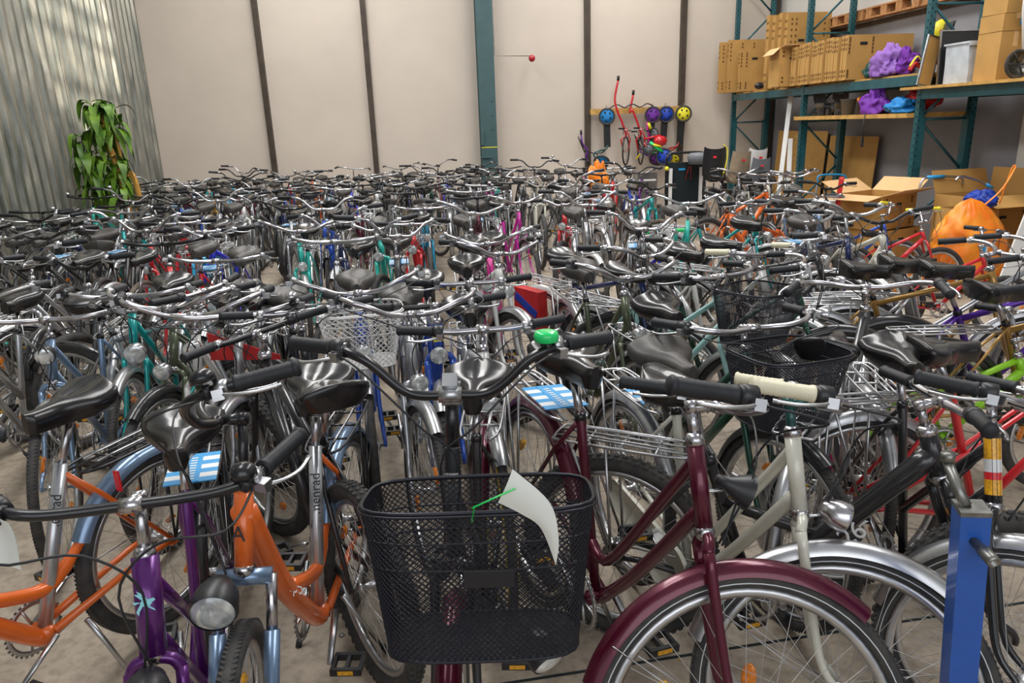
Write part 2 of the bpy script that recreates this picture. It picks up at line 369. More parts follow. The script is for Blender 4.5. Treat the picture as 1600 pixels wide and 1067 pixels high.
def m_bell(style, side, dome):
    mb = MB('black_plastic'); a, b, c, d = grip_seg(style, side); d = (b - a).normalized(); p = a - d * .055
    mb.tube([p - d * .006, p + d * .006], .0145, 10); mb.use(dome)
    if dome == 'bell_green': mb.lathe([(0, .036), (.018, .0365), (.026, .034), (.0285, .026), (.0285, .014), (.024, .012), (0, .012)], c=p, axis=(0, 0, 1), seg=22); return mb.mesh('bell')
    mb.lathe([(.0, .048), (.012, .046), (.021, .040), (.025, .031), (.0265, .020), (.022, .019), (0, .017)], c=p, axis=(0, 0, 1), seg=18)
    return mb.mesh('bell')
def m_cable(kind, style, side, rise, lod):
    g = GEO[kind]; mb = MB('black_plastic' if side > 0 else 'rubber_grip'); a, b, c, d = grip_seg(style, side); C = bar_c(kind, rise); d = (b - a).normalized()
    p0 = C + c + V(.03, 0, -.01); e_ = g.hb + V(.04, .012 * side, -.02)
    mb.tube(smooth_path([p0, p0 - d * .07 + V(.05, 0, -.01), C + V(.11, side * .06, -.03), C + V(.10, -side * .02, -.13), e_], 5), (.0026, .0026, .003)[lod], 5 if lod < 2 else 3)
    return mb.mesh('cable')
def m_stem(kind, rise, lod, style='quill'):
    g = GEO[kind]; mb = MB(None); s = SEG[lod]; C = bar_c(kind, rise); top = g.ht + g.u * (.075 + rise)
    if style == 'quill':
        mb.tube([g.ht, top + g.u * .004], .0118, s); mb.tube([top - V(.004, 0, .004), C + V(-.012, 0, 0)], [.0145, .0125], s, flat=1.0)
        mb.tube([top - g.u * .014, top + g.u * .012], .015, s); mb.tube([C + V(0, -.02, 0), C + V(0, .02, 0)], .0155, s)
    else:   # adjustable stem on a rubber boot
        mb.use('rubber_grip')
        n = 16; mb.tube([g.ht + g.u * (.07 * i / n) for i in range(n + 1)], [.021 if i % 2 else .017 for i in range(n + 1)], 14)
        mb.use('black_metal'); mb.tube([g.ht + g.u * .07, top + g.u * .005], .0165, s)
        mb.use(None); mb.box(top.lerp(C, .45) + V(0, 0, .006), (.10, .034, .034), Matrix.Rotation(radians(-50), 3, 'Y')); mb.tube([C + V(0, -.026, 0), C + V(0, .026, 0)], .0185, s)
        mb.use('alloy'); mb.tube([C + V(-.03, -.022, -.03), C + V(-.03, .022, -.03)], .008, 8); mb.tube([top + V(.01, -.022, .02), top + V(.01, .022, .02)], .009, 8)
    return mb.mesh('stem')
def saddle_fn(wide):
    W = .108 if wide else .072; L = .26
    def half(t):     # t 0 rear .. 1 nose
        return W * (min(1, (t / .10) ** .5 if t < .10 else 1)) * (1 - .74 / (1 + math.exp(-(t - .47) * 12))) * (1 if t < .93 else max(.25, sqrt(max(0, 1 - ((t - .93) / .075) ** 2))))
    def top(t): return .012 * cos(t * pi * 1.1) + (.016 * (1 - t / .25) if t < .25 else 0) + (.006 * (t - .8) if t > .8 else 0)
    def fn(a, t):
        h = half(t) + .002; th = (a * 2 - 1); x = -.125 + L * t
        if abs(th) < .62:
            k = th / .62; y = h * sin(k * pi / 2) ** 1 if False else h * k; z = top(t) - .020 * abs(k) ** 3 + (-.006 * (1 - k * k) * math.exp(-((t - .55) / .35) ** 2) if not wide else -.010 * math.exp(-(k / .25) ** 2) * (t < .5))
        else:
            k = (abs(th) - .62) / .38; sg = 1 if th > 0 else -1
            y = sg * h * (1.0 + .05 * sin(k * pi) - .30 * k * k); z = top(t) - .020 - (.066 if wide else .044) * k * (1 - .35 * t)
        return V(x, y, z)
    return fn
def m_saddle(kind, wide, lod, mname):
    g = GEO[kind]; sc = .75 if kind == 'kids' else 1.0; mb = MB(mname); fn = saddle_fn(wide); nu, nv = ((22, 26), (14, 16), (9, 9))[lod]
    P = g.sp
    f2 = lambda a, t: P + fn(a, t) * sc
    mb.grid(f2, nu, nv)
    r0 = mb.ring([f2(i / nu, 0) for i in range(nu + 1)]); mb.face(tuple(reversed(r0))); r1 = mb.ring([f2(i / nu, 1) for i in range(nu + 1)]); mb.face(tuple(r1))
    mb.use('black_plastic'); bx = P + V(0, 0, -.035 * sc)
    mb.grid(lambda a, t: P + Vector((fn(.5, t).x, fn(0, t).y * (a * 2 - 1) * .96, -.040 - (.018 if wide else 0))) * sc, 2, 8 if lod < 2 else 3)
    mb.use('alloy')
    for y in (-.022, .022):
        mb.tube([P + V(-.10, y, -.045) * sc, P + V(-.05, y, -.065) * sc, P + V(.03, y, -.065) * sc, P + V(.11, y * .4, -.04) * sc], .0035, 5 if lod < 2 else 3)
    if wide and lod < 2:
        for y in (-.06, .06):
            n = 30 if lod == 0 else 16; mb.tube([P + V(-.085 + cos(i * 1.25) * .014, y + sin(i * 1.25) * .014, -.04 - .035 * i / n) for i in range(n)], .0022, 4)
    mb.box(P + V(-.01, 0, -.066) * sc, (.045, .055, .022))
    if lod == 2:
        mb.use('chrome'); mb.tube([g.stt, P + V(-.01, 0, -.07)], .0125, 5)
    return mb.mesh('saddle')
def m_post(kind, lod):
    g = GEO[kind]; mb = MB(None); mb.tube([g.stt, g.sp + V(-.005, 0, -.07)], .0128, SEG[lod]); mb.use('black_metal'); mb.tube([g.stt + V(0, 0, -.004), g.stt + V(-.007, 0, .018)], g.tr * 1.2, SEG[lod]); return mb.mesh('seat_post')
def m_rack(kind, lod):
    g = GEO[kind]; mb = MB(None); z = g.R * 2 + .055; s = (6, 5, 4)[lod]; x0 = g.stt.x - .04; x1 = g.rx - .20; r = .0048
    mb.tube(smooth_path([(x0, -.035, z), (x0 - .08, -.065, z), (x1 + .04, -.065, z), (x1, -.04, z), (x1, .04, z), (x1 + .04, .065, z), (x0 - .08, .065, z), (x0, .035, z)], 3), r, s)
    for y in ((0,) if lod == 2 else (-.025, .025)): mb.tube([(x0, y, z), (x1, y, z)], r * .8, s)
    for i in range(1, 4): mb.tube([(x0 + (x1 - x0) * i / 4, -.065, z), (x0 + (x1 - x0) * i / 4, .065, z)], r * .9, s)
    mb.tube([(x0, 0, z), (g.stt.x - .005, 0, z - .01)], r, s)
    for y in (-1, 1):
        mb.tube([(g.rx - .02, y * .065, z), (g.rx, y * .066, g.R)], r, s); mb.tube([(g.rx - .14, y * .065, z), (g.rx, y * .066, g.R)], r, s)
    if lod < 2: mb.use('alloy'); mb.tube(smooth_path([(x0 - .06, -.03, z + .012), (x1 + .10, -.03, z + .014), (x1 + .07, 0, z + .02), (x1 + .10, .03, z + .014), (x0 - .06, .03, z + .012)], 3), .0035, s)
    return mb.mesh('rear_rack')
def m_tag(kind):
    g = GEO[kind]; mb = MB('tag_white'); z = g.R * 2 + .074; x0 = g.stt.x - .09; n = 7; L = .20; w = .14
    for i in range(n):
        mb.use('tag_blue' if i % 2 == 0 else 'tag_white', False); mb.box((x0 - L * (i + .5) / n, 0, z), (L / n, w, .003))
    mb.use('tag_blue', False); mb.box((x0 - L * .5, 0, z + .002), (L * .98, .045, .0015)); mb.use('tag_white', False)
    for i in range(9): mb.box((x0 - L * .1 - L * .8 * i / 9, 0, z + .0034), (.007, .018, .0008))
    return mb.mesh('striped_tag')
def m_crank(kind, lod):
    g = GEO[kind]; mb = MB('alloy'); s = (32, 20, 10)[lod]; R_ = .085 if kind != 'kids' else .06; y = -.045
    mb.lathe([(R_, y - .002), (R_, y + .002), (R_ - .014, y + .002), (R_ - .014, y - .002)], c=g.bb, axis=(0, 1, 0), seg=s, closed=True)
    for i in range(5): a = 2 * pi * i / 5; mb.tube([g.bb + V(0, y, 0), g.bb + V(cos(a) * (R_ - .01), y, sin(a) * (R_ - .01))], .005, 4)
    if lod < 2:
        mb.use('steel_dull'); 
        for i in range(s): a = 2 * pi * (i + .5) / s; mb.box(g.bb + V(cos(a) * (R_ + .003), y, sin(a) * (R_ + .003)), (.006, .003, .008), Matrix.Rotation(-a, 3, 'Y'))
        for zz in (1, -1): mb.tube([g.bb + V(0, y, zz * R_), g.ra + V(0, y, zz * .04)], .0032, 4)
        mb.lathe([(.038, y - .004), (.038, y + .004), (0, y + .004)], c=g.ra, axis=(0, 1, 0), seg=14)
    mb.use('alloy'); L = .165 if kind != 'kids' else .11; a = g.ang if hasattr(g, 'ang') else -.5
    for sd in (-1, 1):
        d = V(cos(a), 0, sin(a)) * sd * L; mb.tube([g.bb + V(0, sd * .055, 0), g.bb + V(0, sd * .066, 0) + d], [.012, .009], 6, flat=.6)
    return mb.mesh('crankset')
def m_pedal(kind, lod, sd):
    g = GEO[kind]; L = .165 if kind != 'kids' else .11; a = -.5; c = g.bb + V(cos(a) * sd * L, sd * .12, sin(a) * sd * L); mb = MB('black_plastic')
    for x in (-.032, .032): mb.box(c + V(x, 0, 0), (.012, .09, .022))
    for y in (-.04, 0, .04): mb.box(c + V(0, y, 0), (.064, .010, .020))
    mb.use('amber_reflector', False)
    for x in (-.0385, .0385): mb.box(c + V(x, 0, 0), (.002, .045, .013))
    return mb.mesh('pedal')
def m_chainguard(kind, lod):
    g = GEO[kind]; mb = MB(None); y = -.058; n = 14; up = []; dn = []
    for i in range(n + 1):
        a = -pi / 2 + pi * i / n; up.append(g.bb + V(cos(a) * .105, 0, sin(a) * .105))
    pts = up + [g.ra + V(.02, 0, .055), g.ra + V(-.05, 0, .02), g.ra + V(-.05, 0, -.02), g.ra + V(.02, 0, -.055)]
    a_ = mb.ring([p + V(0, y - .006, 0) for p in pts]); b_ = mb.ring([p + V(0, y + .008, 0) for p in pts]); mb.face(tuple(a_)); mb.face(tuple(reversed(b_))); mb.sm = False; mb.bridge(a_, b_)
    return mb.mesh('chain_guard')
def m_stand(kind, lod):
    g = GEO[kind]; mb = MB('alloy'); p = g.bb + V(-.10, .05, -.02); mb.tube([p, p + V(-.02, .04, -.10), V(p.x - .04, .16, .012)], [.010, .008, .007], 6); mb.use('black_plastic'); mb.tube([V(p.x - .037, .155, .03), V(p.x - .045, .168, .0)], .011, 6); return mb.mesh('kickstand')
def m_lamp(style, lod):
    mb = MB('black_plastic'); s = (24, 14, 8)[lod]
    if style == 'round': pr = [(0, -.045), (.018, -.042), (.033, -.015), (.038, .012), (.036, .02)]; body = 'chrome'; R_ = .036
    elif style == 'cone': pr = [(0, -.055), (.012, -.055), (.015, -.03), (.038, .012), (.040, .02)]; body = 'black_plastic'; R_ = .039
    else: pr = [(0, -.05), (.022, -.048), (.036, -.02), (.040, .012), (.036, .022)]; body = 'black_plastic'; R_ = .036
    mb.use(body); mb.lathe(pr, axis=(1, 0, 0), seg=s)
    mb.use('lens'); mb.lathe([(R_, .019), (R_ * .8, .024), (R_ * .45, .027), (0, .028)], axis=(1, 0, 0), seg=s)
    mb.use('alloy'); mb.tube([(-.02, 0, -.01), (-.06, 0, -.03), (-.075, 0, -.05)], .004, 5)
    return mb.mesh('front_lamp')
def m_dynamo():
    mb = MB('alloy'); mb.lathe([(0, -.032), (.019, -.030), (.020, -.0), (.013, .008), (.008, .03), (.006, .034), (.009, .036), (.009, .048), (0, .048)], seg=16); return mb.mesh('dynamo')
def basket_pt(u, v, W, D, H, tp):
    # u around the perimeter, v 0 bottom .. 1 rim
    k = tp + (1 - tp) * v; w = W / 2 * k; d = D / 2 * k; a = 2 * pi * u; c, s_ = cos(a), sin(a); n = 4.2
    r = 1 / ((abs(c) ** n + abs(s_) ** n) ** (1 / n)); return V(c * r * d, s_ * r * w, H * v)
def m_basket(W, D, H, lod, wire='black_wire', tp=.74):
    mb = MB(wire); nu, nv = ((208, 48), (84, 20), (40, 9))[lod]; r = (.00135, .0016, .0024)[lod]; sg = 3
    def P(i, j): return basket_pt(i / nu, j / nv, W, D, H, tp)
    for j in range(nv):
        for i in range(nu):
            if (i + j) % 2 == 0:
                mb.tube([P(i, j), P(i + 1, j + 1)], r, sg, caps=False); mb.tube([P(i, j), P(i - 1, j + 1)], r, sg, caps=False)
    nb = (36, 18, 8)[lod]
    for k in range(-nb, nb):
        for sgn in (1, -1):
            pts = []
            for q in range(-nb, nb + 1):
                x = q / nb * D / 2 * tp; y = (sgn * q * .8 + k * 1.6) / nb * W / 2 * tp
                if (abs(x) / (D / 2 * tp)) ** 4 + (abs(y) / (W / 2 * tp)) ** 4 < .98: pts.append(V(x, y, 0))
            if len(pts) > 1: mb.tube([pts[0], pts[-1]], r, sg, caps=False)
    for v, rr in ((1, .0042), (.80, .0022), (.62, .0022), (0, .0036)):
        mb.tube([basket_pt(i / 40, v, W, D, H, tp) * 1.002 for i in range(40)], rr, 6, closed=True)
    mb.tube([basket_pt(i / 40, 1, W + .012, D + .012, H - .004, 1) for i in range(40)], .0026, 5, closed=True)
    return mb.mesh('basket')

def steer_mtx(g, ang):
    return Matrix.Translation(g.axp) @ Matrix.Rotation(ang, 4, g.u) @ Matrix.Translation(-g.axp)
NICE = {'city': ('city_bicycle', 'city bicycle'), 'mtb': ('mountain_bicycle', 'mountain bicycle'), 'kids': ('kids_bicycle', "kids' bicycle"), 'share': ('rental_bicycle', 'rental bicycle')}
def bike(kind, color, x, y, head, steer=0, style='step', bar='city', barmat='chrome', lod=1, label=None, group=None, guard=None, fguard=True, lamp='round', lamp_z=0.0,
         basket=None, rack=True, rtag=False, bell=None, saddle='wide', sadmat='leather', tyre='plain', rise=0.0, stem='quill', stemmat='chrome', susp=False, chain=None,
         grip=None, refl='orange', levers=True, lean=0, fork=None, roll=0, scale=1.0, barturn=0):
    g = GEO[kind]
    root = thing(NICE[kind][0], label, 'bicycle', (x, y, 0), radians(head), group); root.rotation_euler = (radians(lean), 0, radians(head))
    S = steer_mtx(g, radians(steer)); pc = paint(color); gp = paint(guard) if guard in PAINT else (MATS[guard] if guard else MATS['black_metal'])
    put('frame', cached(('fr', kind, style, lod), lambda: m_frame(kind, style, lod)), root, over={0: pc})
    if style == 'share':
        def sh():
            mb = MB(None); d = (g.stt - g.bb).normalized(); mb.tube([g.bb - d * .02, g.stt + d * .02], .021, SEG[lod]); return mb.mesh('seat_tube')
        put('seat_tube', cached(('sst', lod), sh), root, over={0: paint('silver')})
    put('fork', cached(('fk', kind, lod, susp), lambda: m_fork(kind, lod, susp)), root, S, over={0: paint(fork) if fork in PAINT else (MATS[fork] if fork else pc)})
    far = lod == 2
    for nm, c, mt in (('front_wheel', V(g.fx, 0, g.R), S), ('rear_wheel', g.ra, Matrix.Identity(4))):
        w = put(nm, cached(('wh', kind, lod, tyre, far), lambda: m_wheel(kind, lod, tyre, far)), root, mt @ Matrix.Translation(c) @ Matrix.Rotation(random.random() * 6, 4, 'Y'))
        if not far:
            put('tyre', cached(('ty', kind, lod, tyre), lambda: m_tyre(kind, lod, tyre)), w)
            if refl:
                rm = cached(('rf', refl), lambda: m_reflector(refl))
                for a in (0.6, 0.6 + pi): put('spoke_reflector', rm, w, Matrix.Rotation(a, 4, 'Y') @ Matrix.Translation((g.R * .6, 0, 0)))
    if guard:
        if fguard: put('front_mudguard', cached(('mg', kind, lod, 1), lambda: m_guard(kind, lod, True)), root, S @ Matrix.Translation((g.fx, 0, g.R)), over={0: gp})
        put('rear_mudguard', cached(('mg', kind, lod, 0), lambda: m_guard(kind, lod, False)), root, Matrix.Translation(g.ra), over={0: gp})
    C = bar_c(kind, rise); S2 = steer_mtx(g, radians(steer + barturn)); CT = S2 @ Matrix.Translation(C)
    put('stem', cached(('st', kind, rise, lod, stem), lambda: m_stem(kind, rise, lod, stem)), root, S2, over={0: MATS[stemmat]})
    hb = put('handlebar', cached(('hb', bar, lod), lambda: m_bar(bar, lod)), root, CT @ Matrix.Rotation(radians(roll), 4, 'Y'), over={0: MATS[barmat]})
    for sd in (1, -1):
        put('grip', cached(('gr', bar, sd, lod), lambda: m_grip(bar, sd, lod)), hb, over={0: MATS[grip]} if grip else None)
        if levers and lod < 2 or (lod == 2 and levers and sd == 1): put('brake_lever', cached(('lv', bar, sd, lod), lambda: m_lever(bar, sd, lod)), hb)
        if lod < 2: put('cable', cached(('cb', kind, bar, sd, rise, lod), lambda: m_cable(kind, bar, sd, rise, lod)), hb, Matrix.Translation(-C))
    if lod == 0: put('gear_shifter', cached(('sf', bar, -1), lambda: m_shifter(bar, -1)), hb)
    if bell: put('bell', cached(('be', bar, bell), lambda: m_bell(bar, bell[1], bell[0])), hb)
    put('saddle', cached(('sa', kind, saddle, lod, sadmat), lambda: m_saddle(kind, saddle == 'wide', lod, sadmat)), root)
    if not far: put('seat_post', cached(('po', kind, lod), lambda: m_post(kind, lod)), root, over={0: MATS['chrome']})
    ck = put('crankset', cached(('ck', kind, lod), lambda: m_crank(kind, lod)), root)
    if not far:
        for sd in (-1, 1): put('pedal', cached(('pd', kind, sd), lambda: m_pedal(kind, lod, sd)), ck)
        put('kickstand', cached(('ks', kind, lod), lambda: m_stand(kind, lod)), root)
        if chain: put('chain_guard', cached(('cg', kind), lambda: m_chainguard(kind, lod)), root, over={0: paint(chain)})
    if rack and kind != 'kids':
        put('rear_rack', cached(('rk', kind, lod), lambda: m_rack(kind, lod)), root, over={0: MATS['alloy' if rack is True else rack]})
        if rtag: put('striped_tag', cached(('tg', kind), lambda: m_tag(kind)), root)
    if lamp:
        lp = g.axp + g.u * (g.cr + .02 + lamp_z) + V(.085, 0, .015)
        put('front_lamp', cached(('lp', lamp, lod), lambda: m_lamp(lamp, lod)), root, S @ Matrix.Translation(lp) @ Matrix.Rotation(radians(8), 4, 'Y'))
    if basket:
        W, D, H, bm = basket; b0 = C + V(.06 + D / 2 * .8, 0, -H + .02 - .05)
        put('front_basket', cached(('bk', W, D, H, bm, lod), lambda: m_basket(W, D, H, lod, bm)), root, S @ Matrix.Translation(b0) @ Matrix.Rotation(radians(0), 4, 'Y'))
    root.scale = (scale,) * 3
    return root, S
HEROES = [
    ('burgundy city bicycle with black saddle and large front wheel at the bottom centre right', 'city', 'burgundy', 0.417, 1.864, -76.3, 70, dict(scale=1.08, lean=-3.5, style='swan', bar='tour', lod=0, guard='burgundy', rtag=True, tyre='stripe', lamp='cone', lamp_z=0.09, rise=0.0, refl='amber')),
    ('cream city bicycle with cream grips and long white fork behind the burgundy bicycle', 'city', 'cream', 0.745, 1.949, -80.3, 60, dict(scale=1.03, lean=-3.0, style='swan', bar='tour', lod=0, guard='alloy', tyre='stripe', lamp='round', lamp_z=0.0, chain='cream', stemmat='dark_green_paint', grip='cream_plastic', rtag=True, sadmat='leather_grey')),
    ('black mountain bicycle with thick down tube numbered 26 on the right', 'mtb', 'black', 0.917, 1.841, -32.0, 20, dict(style='mono', bar='flat', lod=0, guard=None, lamp=None, rack=True, rtag=False)),
    ('black city bicycle with yellow stickered head tube beside the blue steel post', 'city', 'black', 1.477, 1.915, -104.1, 55, dict(style='step', bar='tour', lod=0, guard='alloy', tyre='stripe', lamp=None)),
    ('red city bicycle seen from the side with black saddle near the right edge', 'city', 'red', 1.914, 2.153, -3.0, 10, dict(style='mixte', bar='city', lod=0, guard='alloy', lamp='round')),
    ('dark green city bicycle with black wire front basket behind the burgundy handlebar', 'city', 'dark green', 1.010, 2.700, -80.0, 5, dict(style='step', bar='tour', lod=0, guard='black', lamp=None, basket=(0.36, 0.28, 0.24, 'black_wire'))),
    ('dark bicycle with pink stickered seat tube behind the black 26 bicycle', 'city', 'charcoal', 1.517, 2.443, 48.0, 10, dict(style='step', bar='tour', lod=0, guard='alloy', lamp=None)),
    ('gold bicycle under the large black saddle at the right edge', 'city', 'gold', 2.703, 2.837, -8.0, 0, dict(style='diamond', bar='tour', lod=0, guard='black', lamp=None, sadmat='leather')),
    ("lime green kids' bicycle at the right edge below the large saddle", 'kids', 'lime', 2.330, 2.882, -20.0, 20, dict(style='slope', bar='bmx', lod=1, lamp=None, rack=False)),
    ('gold bicycle with flame patterned saddle and disc behind the seat tube', 'city', 'gold', 2.436, 3.410, -15.0, 0, dict(style='diamond', bar='tour', lod=1, guard='alloy', lamp=None)),
    ('silver bicycle with black saddle in the row under the orange bag', 'city', 'silver', 2.701, 3.481, -15.0, 0, dict(style='mixte', bar='tour', lod=1, guard='alloy', rack=True)),
    ('violet bicycle with black saddle right of the silver bicycle near the orange bag', 'mtb', 'violet', 2.776, 3.234, -18.0, 10, dict(style='diamond', bar='flat', lod=1, lamp=None, rack=False, guard='black')),
    ('olive green city bicycle with round brown saddle beside the aisle', 'city', 'olive', 0.844, 3.627, -83.2, 12, dict(style='step', bar='city', lod=0, guard='alloy', tyre='plain', lamp='round', sadmat='leather_grey')),
    ('mint city bicycle with black wire front basket and round headlamp', 'city', 'mint', 1.121, 3.499, -62.0, 8, dict(style='mixte', bar='tour', lod=0, guard='alloy', basket=(0.38, 0.3, 0.24, 'black_wire'), saddle='sport')),
    ('dark green mixte bicycle right of the mint basket bicycle', 'city', 'dark green', 1.418, 3.485, -30.0, 10, dict(style='mixte', bar='tour', lod=1, guard='black')),
    ('black bicycle with chrome handlebar behind the dark green mixte bicycle', 'city', 'black', 1.999, 4.282, -50.0, 25, dict(style='diamond', bar='tour', lod=1, guard='alloy')),
    ('silver bicycle with wide chrome handlebar in front of the open carton', 'city', 'silver', 2.466, 5.052, -75.0, 20, dict(style='step', bar='city', lod=1, guard='alloy')),
    ('white bicycle with cream ribbed grips left of the flame saddle', 'city', 'white', 1.616, 3.995, -70.0, 10, dict(style='step', bar='tour', lod=1, guard='alloy', grip='cream_plastic')),
    ('teal bicycle with tall teal seat mast in the right block', 'city', 'teal', 2.464, 6.092, -60.0, 10, dict(style='mixte', bar='tour', lod=1, guard='alloy')),
    ('orange mountain bicycle with long orange top tube in front of the bicycle trailer', 'mtb', 'orange', 3.382, 7.714, 20.0, 10, dict(style='slope', bar='flat', lod=1, lamp=None, rack=False)),
    ('orange mountain bicycle with red rear triangle right of the teal seat mast', 'mtb', 'orange', 3.050, 6.279, 200.0, 15, dict(style='slope', bar='rise', lod=1, lamp=None, rack=False)),
    ('silver city bicycle with tall chrome stem right of the aisle', 'city', 'silver', 1.717, 6.562, -85.0, 15, dict(style='step', bar='city', lod=1, guard='alloy', rise=0.04)),
    ('red and white bicycle with flat handlebar beside the far end of the aisle', 'mtb', 'red', 1.340, 7.141, -100.0, -15, dict(style='diamond', bar='rise', lod=1, rack=False, barmat='chrome')),
    ('dark bicycle with long dark handlebar in front of the orange bag on the wall', 'mtb', 'charcoal', 1.718, 9.129, -75.0, 15, dict(style='diamond', bar='rise', lod=1, rack=False, lamp=None)),
    ('navy bicycle with red and blue pannier and brown saddle at the aisle edge', 'city', 'navy', 0.923, 4.069, -62.0, 10, dict(style='diamond', bar='city', lod=1, guard='white')),
    ("kids' bicycle with yellow ball grips left of the orange bag", 'kids', 'blue', 4.376, 7.000, -60.0, 20, dict(style='slope', bar='bmx', lod=1, lamp=None, grip='yellow_plastic', rack=False)),
    ("red kids' bicycle with yellow grips in front of the orange bag", 'kids', 'red', 4.294, 6.339, -30.0, 25, dict(style='slope', bar='bmx', lod=1, lamp=None, grip='yellow_plastic', rack=False)),
    ("red kids' bicycle with black saddle right in front of the orange bag", 'kids', 'red', 3.877, 5.037, -20.0, 10, dict(style='diamond', bar='bmx', lod=1, lamp=None, rack=False)),
    ("kids' bicycle with green grips and blue handlebar between the basket bicycles", 'kids', 'royal blue', 1.822, 5.990, -80.0, 10, dict(style='slope', bar='bmx', lod=1, lamp=None, rack=False, grip='bell_green')),
    ('black city bicycle with large black wire basket and green bell in the centre foreground', 'city', 'black', 0.078, 1.920, -99.1, 4, dict(rise=0.125, style='step', bar='cruiser', barmat='black_metal', lod=0, guard='burgundy', lamp=None, stem='boot', stemmat='alloy', bell=('bell_green', 1), rack=True, rtag=False)),
    ('orange rental bicycle with silver seat tube left of the open floor patch', 'share', 'orange', -0.421, 1.972, -97.6, 12, dict(rise=0.085, susp=True, fguard=False, barturn=-82, style='share', bar='city', barmat='black_metal', stemmat='black_metal', lod=0, guard='steel blue', fork='steel blue', lamp='oval', refl='amber', bell=('black_metal', 1), rack='black_metal')),
    ('purple city bicycle with winged horse emblem on its head tube', 'city', 'purple', -0.692, 1.693, -79.2, -4, dict(lean=-1.5, rise=0.04, style='stepfat', bar='comfort', barmat='black_metal', lod=0, guard='black', lamp='oval', bell=('black_metal', 1), rack='black_metal', rtag=True, lamp_z=-0.05)),
    ('orange rental bicycle with silver seat tube cut off by the left edge', 'share', 'orange', -1.240, 2.011, -118.0, 20, dict(style='share', bar='cruiser', barmat='black_metal', stemmat='black_metal', lod=0, guard='steel blue', fork='alloy', lamp='oval', rack='black_metal', bell=('black_metal', 1))),
    ('teal city bicycle with big round chrome headlamp on the left', 'city', 'teal', -1.433, 3.890, -88.0, 4, dict(style='step', bar='tour', lod=0, guard='alloy', lamp='round', lamp_z=0.0)),
    ('steel blue city bicycle with rectangular headlamp beside the teal bicycle', 'city', 'steel blue', -1.636, 3.495, -85.0, 8, dict(style='step', bar='tour', lod=0, guard='alloy', lamp='oval', lamp_z=0.12)),
    ('silver bicycle with broad black saddle nose between the steel blue and teal bicycles', 'city', 'silver', -1.459, 3.636, -22.0, 0, dict(style='diamond', bar='flat', lod=0, guard='black', lamp=None, rack=False)),
    ('white city bicycle with round headlamp and red pennant panel', 'city', 'white', -1.006, 3.417, -88.0, 6, dict(style='step', bar='city', lod=0, guard='alloy', lamp='round', lamp_z=0.13)),
    ('olive bicycle with slim green seat tube behind the chrome bell', 'city', 'olive', -1.061, 3.569, -100.0, 0, dict(style='mixte', bar='city', lod=1, guard='black', sadmat='leather_grey')),
    ('silver city bicycle with chrome bell and swept chrome handlebar', 'city', 'silver', -0.844, 3.374, -86.0, -8, dict(style='step', bar='tour', lod=0, guard='alloy', lamp=None, bell=('chrome', 1))),
    ('black city bicycle with grey saddle next to the chrome bell', 'city', 'black', -0.654, 3.348, -75.0, 0, dict(style='diamond', bar='flat', lod=1, guard='black', sadmat='leather_grey')),
    ('blue bicycle with white wire basket and tilted grey saddle', 'city', 'blue', -0.382, 3.654, -84.0, 0, dict(style='mixte', bar='city', lod=1, guard='alloy', sadmat='leather_grey', basket=(0.36, 0.28, 0.24, 'white_wire'))),
    ('silver bicycle with two bright frame tubes behind the black grip', 'city', 'silver', -0.133, 3.201, -85.9, 10, dict(style='mixte', bar='city', lod=0, guard='alloy', sadmat='leather_grey')),
    ('blue bicycle with yellow banded head tube in front of the pale pink bicycle', 'mtb', 'blue', -0.023, 3.469, -86.0, -6, dict(style='diamond', bar='flat', barmat='black_metal', lod=0, guard='alloy', lamp='cone')),
    ('white bicycle with thick white head tube and ring headlamp at the aisle', 'mtb', 'white', 0.323, 4.662, -80.0, 12, dict(style='slope', bar='city', lod=0, guard='alloy', lamp='round', lamp_z=-0.02, bell=('chrome', 1))),
    ('pink bicycle directly behind the white aisle bicycle', 'city', 'pink', 0.405, 4.868, -96.0, -10, dict(style='step', bar='city', lod=1, guard='alloy')),
    ('grey bicycle with thick alloy stem tube left of the white aisle bicycle', 'mtb', 'grey', 0.192, 3.888, -92.0, 0, dict(style='slope', bar='flat', lod=0, guard=None, susp=True, lamp=None)),
    ('mountain bicycle with knobbly rear tyre behind the orange rental bicycle', 'mtb', 'black', -0.464, 2.373, 118.0, 15, dict(style='slope', bar='flat', barmat='black_metal', lod=0, guard=None, lamp=None, rack=False)),
    ('pale pink bicycle with wide shiny saddle behind the basket bicycle', 'city', 'white', 0.153, 2.907, -88.0, 0, dict(style='diamond', bar='flat', lod=0, guard='alloy', tyre='yellow')),
    ('black bicycle with large black front basket at the left edge', 'city', 'black', -3.645, 7.537, -80.0, 5, dict(style='step', bar='tour', lod=1, guard='black', basket=(0.4, 0.32, 0.28, 'black_wire'))),
    ('teal bicycle with slim teal head tube in the second left row', 'city', 'teal', -2.739, 7.212, -85.0, 0, dict(style='mixte', bar='tour', lod=1, guard='alloy')),
    ('red bicycle in the left block beside the sky blue head tube', 'mtb', 'red', -2.254, 7.122, -80.0, 0, dict(style='diamond', bar='flat', lod=1)),
    ('sky blue bicycle with broad sky blue head tube in the left block', 'mtb', 'sky blue', -1.850, 6.450, -88.0, 5, dict(style='slope', bar='flat', lod=1, lamp=None)),
    ('royal blue bicycle with blue fork right of the sky blue head tube', 'mtb', 'royal blue', -1.636, 6.129, -92.0, 5, dict(style='slope', bar='rise', lod=1, lamp=None)),
    ('turquoise bicycle with thin turquoise head tube in the left block', 'city', 'turquoise', -0.994, 5.922, -86.0, 10, dict(style='step', bar='city', lod=1, guard='alloy')),
    ('sky blue bicycle with long straight frame tubes left of the aisle', 'city', 'sky blue', -0.039, 7.065, -88.0, 0, dict(style='mixte', bar='tour', lod=1)),
